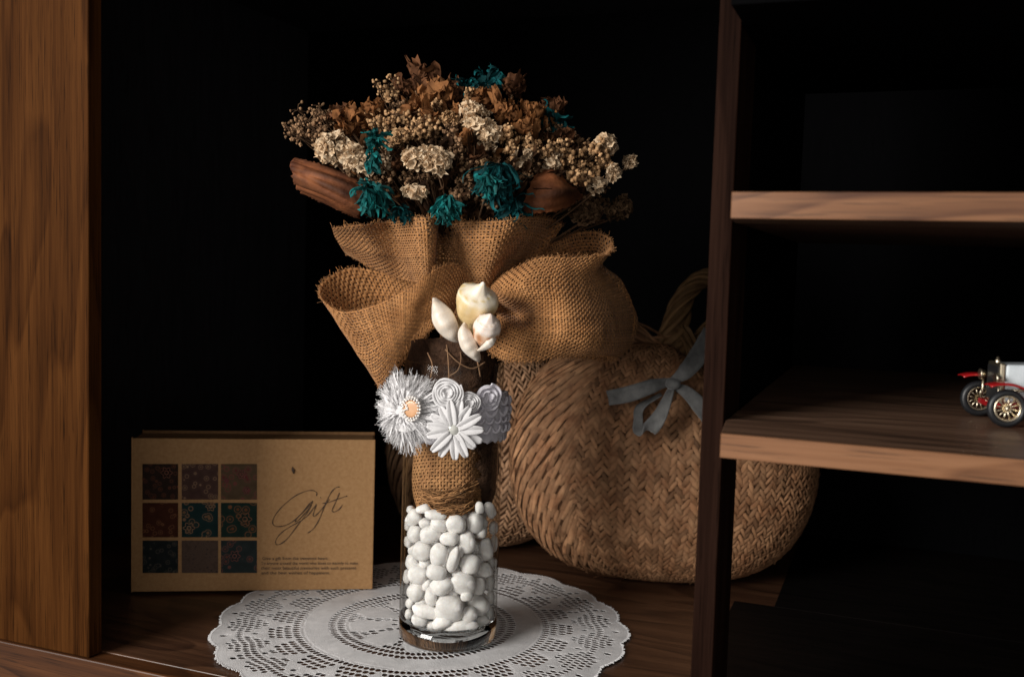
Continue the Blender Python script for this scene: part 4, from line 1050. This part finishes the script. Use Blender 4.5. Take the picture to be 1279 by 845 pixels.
# ------------------------------------------------------------------ woven bag
def bag():
    cx0, cy0 = 826, 577; dep = 1.262
    C = atd(cx0, cy0, dep); g = thing('straw_bag', 'rounded woven straw bag with looped handle and grey ribbon standing behind the vase', 'bag', (C[0], C[1], 0))
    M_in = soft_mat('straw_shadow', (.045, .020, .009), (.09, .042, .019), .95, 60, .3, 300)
    M_straw = soft_mat('straw', (.235, .105, .048), (.43, .232, .119), .72, 50, .5, 500, trans=.05, spec=.25)
    M_straw_lit = soft_mat('lit_straw', (.40, .21, .11), (.64, .38, .22), .72, 50, .5, 500, trans=.05, spec=.25)  # paler straw copy: light falling on the gusset put into the colour
    ex = nrm(np.array([math.cos(math.radians(14)), math.sin(math.radians(14)), 0])); ey = np.array([-ex[1], ex[0], 0]); ez = np.array([0, 0, 1.0])
    def body(c, hw, hd, hzt, hzb, pw=.62, tw=0.0):
        def fn(lon, lat):
            cl = max(0.0, math.cos(lat))**pw; sl = math.sin(lat)
            z = sl*(hzt if sl > 0 else hzb)
            return c + ex*hw*math.sin(lon)*cl - ey*hd*math.cos(lon)*cl + ez*z + ex*tw*sl
        return fn
    def plait(fn, lons, nlat, name, mat, lat0=-1.45, lat1=1.45, wid=.5, parent=None, lmul=1.0, th=.0024):
        mb = MB(); nl = len(lons); cen = (fn(0, 0) + fn(PI, 0))/2
        for i in range(nl - 1):
            lo0, lo1 = lons[i], lons[i+1]; dl = lo1 - lo0
            for k in range(nlat):
                for sgn in (-1, 1):
                    if lmul > 1.2 and lo0 + dl*.5 < -.62 and (k + (sgn > 0)) % 2: continue
                    la = lat0 + (lat1 - lat0)*(k + .5 + .25*sgn)/nlat; dla = (lat1 - lat0)/nlat
                    lc = lo0 + dl*(.5 + .25*sgn)
                    A = fn(lc, la); eU = fn(lc + dl*.05, la) - A; eV = fn(lc, la + dla*.05) - A
                    nn = nrm(np.cross(eU, eV)); 
                    if nn @ (A - cen) < 0: nn = -nn
                    colw = np.linalg.norm(eU)*20; rowh = np.linalg.norm(eV)*20
                    if colw < .0035: continue
                    U = nrm(eU); Vv = nrm(eV)
                    side_ = lc < -.62 and lmul > 1.2
                    d = nrm(U*(.50 if side_ else sgn*.60) + Vv*.9 + rng.normal(0, .06 if side_ else .11, 3)); sd = np.cross(nn, d)
                    L = math.hypot(colw*.36, rowh*.95)*lmul*rng.uniform(.85, 1.2)*(2.0 if side_ else 1); w = min(rowh*.60, colw*.3)*wid*2*rng.uniform(.75, 1.2)*(1.15 if side_ else 1)
                    P = np.zeros((5, 3, 3)); tb = rng.normal(1, .20); tt = np.zeros((5, 3)); 
                    for a in range(5):
                        t = -1 + a*.5; wv = w*(1 - .30*t**4)
                        ht = th*(1 - .95*t*t) + .0006
                        for b in range(3):
                            x = b - 1
                            P[a, b] = A + d*L*t*.62 + sd*wv*x*.5 + nn*(ht - .0012*abs(x))
                            tt[a, b] = tb*(1.06 - .30*abs(t)**2 - .26*abs(x))
                    mb.grid(P, np.clip(tt, .35, 1.5))
        return mb.build(name, mat, parent or g)
    zc = C[2]
    fnA0 = body(C, .190, .086, .150, zc - .003, .56)
    def fnA(lo, la):
        p = fnA0(lo, la); sl = math.sin(la)
        if sl > 0: p = p - ez*.075*sl*max(0, math.sin(lo))**1.5
        return p
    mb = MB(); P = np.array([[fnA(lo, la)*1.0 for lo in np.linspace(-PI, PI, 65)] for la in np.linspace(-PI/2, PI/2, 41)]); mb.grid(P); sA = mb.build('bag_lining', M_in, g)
    plait(fnA, np.concatenate([np.linspace(-1.80, -.66, 11), np.linspace(-.66, 1.75, 27)[1:]]), 42, 'bag_body', M_straw, wid=.64, lmul=1.34, th=.0013)
    C2 = atd(598, 585, 1.40); C2 = np.array([C2[0], C2[1], .128])
    exs = ex.copy()
    fnB = body(C2, .128, .085, .15, .126, .55)
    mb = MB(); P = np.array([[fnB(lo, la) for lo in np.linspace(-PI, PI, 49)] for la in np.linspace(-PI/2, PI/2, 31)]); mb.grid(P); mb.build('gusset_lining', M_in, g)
    plait(fnB, np.linspace(-1.7, 1.7, 25), 34, 'bag_gusset', M_straw_lit, wid=.46, lmul=1.3, th=.0018)
    # gathered neck: straight straw fibres sweeping to the tie
    mb = MB(); tie = atd(838, 462, 1.235)
    for q in range(240):
        px = rng.uniform(770, 850); t = (px - 770)/80
        a = atd(760 + rng.uniform(-16, 20), 392 + rng.uniform(0, 46), 1.265 + rng.uniform(-.018, .02)) if q < 150 else atd(rng.uniform(800, 945), rng.uniform(466, 490), 1.24 + rng.uniform(-.01, .03))
        e = tie + rng.normal(0, .008, 3) + np.array([0, 0, rng.uniform(-.006, .016)])
        m_ = (a + e)/2 + np.array([0, 0, rng.uniform(.0, .008)])
        petal_strip(mb, [a, m_, e], rng.uniform(.0012, .0024), rng.uniform(.5, 1.2), .3, 7)
    mb.build('gathered_neck', M_straw, g)
    mb = MB()
    for q in range(60):
        a = atd(rng.uniform(880, 925), rng.uniform(445, 475), 1.33); e = atd(945 + rng.uniform(-6, 12), rng.uniform(468, 478), 1.34)
        petal_strip(mb, [a, (a + e)/2 + np.array([0, 0, .004]), e], .0016, rng.uniform(.6, 1.2), .3, 6)
    mb.build('straw_tuft', M_straw, g)
    # handle: thick loop of wrapped straw
    M_han = soft_mat('straw_handle', (.15, .082, .034), (.27, .155, .07), .75, 50, .4, 500, spec=.25)
    hp = curve([atd(p[0], p[1], p[2] - .052) for p in [(846,462,1.295),(838,440,1.30),(842,415,1.305),(848,388,1.31),(857,367,1.315),(873,351,1.32),(892,347,1.325),(908,356,1.33),(912,378,1.33),(900,398,1.325),(884,415,1.315),(868,436,1.305),(856,462,1.295)]], 90)
    mb = MB(); rr = np.interp(np.linspace(0, 1, 90), [0, .12, .3, .5, .75, 1], [.018, .017, .0105, .0095, .0085, .012])
    mb.tube(hp, rr, 14, .7)
    T = np.gradient(hp, axis=0); T /= np.linalg.norm(T, axis=1, keepdims=True)
    for q in range(7):                                # spiral wrapping strips
        pts = []; 
        for i in range(90):
            a = nrm(np.cross(T[i], TV)); b = np.cross(T[i], a); th = i*.16 + q*2*PI/7
            pts.append(hp[i] + (a*math.cos(th) + b*math.sin(th))*rr[i]*1.02)
        mb.tube(pts, np.full(90, 1)*rr*.34, 6, rng.uniform(.8, 1.25), cap=True, flat=.6)
    mb.build('handle', M_han, g)
    mb = MB(); 
    for q in range(40):
        a = atd(838 + rng.uniform(-6, 26), 405 + rng.uniform(0, 50), 1.236 + rng.uniform(0, .01)); 
        petal_strip(mb, [a, a + np.array([.01, 0, -.014]), a + np.array([.018, .002, -.03])], .005, rng.uniform(.6, 1.1), .2, 6)
    mb.build('handle_wrap', M_han, g)
    # ribbon
    M_rib = soft_mat('grey_velvet', (.085, .085, .085), (.19, .19, .186), .7, 60, .25, 900, spec=.4, sheen=.4)
    rib = bpy.data.objects.new('ribbon', None); col.objects.link(rib); rib.parent = g; rib['_base'] = g['_base']
    def ribbon(pts, w, name, side=None):
        c = curve([atd(*p) for p in pts], 40); T = np.gradient(c, axis=0); T /= np.linalg.norm(T, axis=1, keepdims=True)
        P = np.zeros((40, 7, 3)); ws = np.interp(np.linspace(0, 1, 40), np.linspace(0, 1, len(w)), w)*.00103
        for i in range(40):
            s = nrm(np.cross(T[i], TV)) if side is None else nrm(side - T[i]*np.dot(side, T[i]))
            n_ = np.cross(s, T[i])
            for j in range(7):
                x = (j - 3)/3; P[i, j] = c[i] + s*ws[i]*x + n_*.0012*math.sin(x*2.2 + i*.12)
        mb = MB(); mb.grid(P); o = mb.build(name, M_rib, rib); m = o.modifiers.new('solid', 'SOLIDIFY'); m.thickness = .0012
    D0 = 1.158
    ribbon([(838,476,D0),(815,482,D0-.01),(785,492,D0-.008),(759,497,D0+.002)], [4, 8, 9, 8], 'ribbon_tail')
    ribbon([(840,482,D0),(834,498,D0-.012),(824,520,D0-.018),(810,536,D0-.012),(798,536,D0),(797,524,D0+.008),(800,508,D0+.010),(826,492,D0+.006)], [3, 6, 9, 9, 7, 5, 5, 3], 'ribbon_loop', nrm(IX*.8 + IU*.35 + TV*.4))
    ribbon([(840,476,D0),(856,464,D0-.006),(872,444,D0+.0),(888,414,D0+.02)], [4, 9, 11, 9], 'ribbon_loop')
    ribbon([(842,481,D0),(858,490,D0-.006),(874,506,D0-.004),(890,528,D0+.004)], [4, 7, 9, 8], 'ribbon_tail')
    mb = MB(); mb.ball(atd(840, 479, D0 - .004), .0085, 3, .06, 1.0, (1.1, .8, .8)); mb.build('ribbon_knot', M_rib, rib)
bag()

# ------------------------------------------------------------------ toy car
def toycar():
    near = onz(1258, 510, .2927); far = onz(1222, 497, .2927)
    ax = nrm(far - near); fwd = nrm(np.array([-ax[1], ax[0], 0]));
    if fwd[0] > 0: fwd = -fwd
    mid = (near + far)/2; zs = .2787; r = .014
    base = np.array([mid[0], mid[1], zs]) - fwd*.04
    g = thing('toy_car', 'vintage toy car with white bonnet, red mudguards and gold spoked wheels on the lower shelf', 'toy car', base)
    lf = -ax if False else ax                                       # local left = far side
    def Lp(x, y, z): return base + fwd*x + lf*y + np.array([0, 0, z])
    def bx(mb, x0, x1, y0, y1, z0, z1, tx=0, ty=0):
        v = [Lp(x0, y0, z0), Lp(x1, y0+ty, z0), Lp(x1, y1-ty, z0), Lp(x0, y1, z0), Lp(x0, y0, z1), Lp(x1, y0+ty, z1-tx), Lp(x1, y1-ty, z1-tx), Lp(x0, y1, z1)]
        mb.add(v, [(0, 3, 2, 1), (4, 5, 6, 7), (0, 1, 5, 4), (1, 2, 6, 5), (2, 3, 7, 6), (3, 0, 4, 7)])
    M_red = plain('red_enamel', (.34, .008, .010), .28, 0, .6); M_white = plain('white_enamel', (.62, .68, .72), .3, 0, .5)
    M_brass = plain('brass', (.72, .63, .47), .34, 1.0); M_tyre = plain('black_rubber', (.010, .011, .013), .45); M_blk = plain('black_paint', (.015, .015, .016), .35)
    tr = .0285; wb = .080
    mb = MB(); bx(mb, -.062, .046, -.014, .014, .012, .0165); bevel(mb.build('chassis', M_red, g, False), .001)
    mb = MB(); bx(mb, .000, .036, -.0135, .0135, .0165, .0455, .001, .001); bevel(mb.build('bonnet', M_white, g, False), .002, 3)
    mb = MB(); bx(mb, .0362, .0405, -.0125, .0125, .0155, .0455); o = bevel(mb.build('radiator', M_brass, g, False), .0012); 
    mb = MB(); bx(mb, .0406, .0412, -.0105, .0105, .018, .043); mb.build('radiator_grille', M_blk, o, False)
    mb = MB(); mb.lathe([(.002, 0), (.002, .0018), (.0012, .0022), (.0012, .0036), (.0001, .004)], Lp(.038, 0, .0455), (0, 0, 1), 12); mb.build('radiator_cap', M_brass, o)
    mb = MB(); bx(mb, -.060, -.001, -.0165, .0165, .0166, .036); bevel(mb.build('body', M_white, g, False), .002, 3)
    mb = MB(); bx(mb, -.030, -.012, -.014, .014, .0302, .037); bx(mb, -.034, -.0302, -.014, .014, .0302, .050); bevel(mb.build('seat', M_blk, g, False), .0015)
    mb = MB()
    for y in (-.015, .015): mb.tube([Lp(-.001, y, .030), Lp(-.004, y, .056)], .0008, 6)
    mb.tube([Lp(-.004, -.015, .056), Lp(-.004, .015, .056)], .0008, 6); mb.build('windscreen_frame', M_brass, g)
    mb = MB(); mb.tube([Lp(-.006, 0, .030), Lp(-.012, 0, .045)], .0008, 6)
    mb.tube([Lp(-.012, 0, .045) + (lf*math.cos(a) + nrm(fwd*.5 + np.array([0, 0, .86]))*math.sin(a))*.007 for a in np.linspace(0, 2*PI, 20)], .0008, 5); mb.build('steering_wheel', M_blk, g)
    for y in (-.0135, .0135):
        mb = MB(); mb.lathe([(.0008, -.004), (.0028, -.003), (.0038, 0), (.0042, .0012), (.0036, .0016), (.0001, .0010)], Lp(.0435, y*1.2, .0345), fwd, 18); o = mb.build('headlamp', M_brass, g)
        mb = MB(); mb.tube([Lp(.042, y*1.2, .016), Lp(.042, y*1.2, .0315)], .0009, 6); mb.build('lamp_bracket', M_brass, o)
        mb = MB(); mb.lathe([(.0016, -.0035), (.0022, -.003), (.0022, .002), (.0013, .0032), (.0005, .0045)], Lp(.004, y*1.25, .038), (0, 0, 1), 12); mb.build('side_lamp', M_brass, g)
    mb = MB(); mb.tube([Lp(.035, -.0215, .0265), Lp(.018, -.0215, .0270)], .0012, 6); mb.build('horn', M_brass, g)
    for sy in (-1, 1):
        for nm, pts in (('front_mudguard', [(.0545, .0315), (.050, .0330), (.043, .0335), (.035, .0325), (.026, .0285), (.018, .0220), (.010, .0135), (-.006, .0122)]), ('rear_mudguard', [(-.006, .0123), (-.014, .0150), (-.022, .0250), (-.034, .0315), (-.046, .0305), (-.056, .0240), (-.062, .0150)])):
            c = curve([(x, 0, z) for x, z in pts], 26); P = np.zeros((26, 7, 3))
            for i in range(26):
                for j in range(7):
                    y = sy*(tr - .0075 + .015*(j/6)); P[i, j] = Lp(c[i][0], y, c[i][2] - .0012*((j-3)/3)**2)
            mb = MB(); mb.grid(P); o = mb.build(nm, M_red, g); m = o.modifiers.new('solid', 'SOLIDIFY'); m.thickness = .0011
        for xw in (.04, .04 - wb):
            w = bpy.data.objects.new('wheel', None); col.objects.link(w); w.parent = g; w['_base'] = g['_base']
            c = Lp(xw, sy*tr, r + .0001); axw = lf*sy
            mb = MB(); mb.lathe([(.0096, -.0026), (.0112, -.0032), (.0128, -.0028), (.0138, -.0014), (.0140, 0), (.0138, .0014), (.0128, .0028), (.0112, .0032), (.0096, .0026), (.0096, -.0026)], c, axw, 48); mb.build('tyre', M_tyre, w)
            mb = MB(); mb.lathe([(.0082, -.0016), (.0096, -.0020), (.0098, .0026), (.0086, .0030), (.0081, .0016), (.0082, -.0016)], c, axw, 40); mb.build('rim', M_brass, w)
            mb = MB(); e1 = fwd; e2 = np.array([0, 0, 1.0])
            for q in range(12):
                a = 2*PI*q/12 + .2; rd = e1*math.cos(a) + e2*math.sin(a); mb.tube([c + rd*.0015, c + rd*.0088], [.0007, .00045], 6)
            mb.lathe([(.0022, -.001), (.0022, .0018), (.0014, .0030), (.0001, .0034)], c, axw, 14); mb.build('spokes', M_brass, w)
    for x in (.04, .04 - wb):
        mb = MB(); mb.tube([Lp(x, -tr + .003, r), Lp(x, tr - .003, r)], .0013, 8); mb.build('axle', M_red, g)
toycar()

for o in list(bpy.data.objects):
    if '_base' in o: del o['_base']
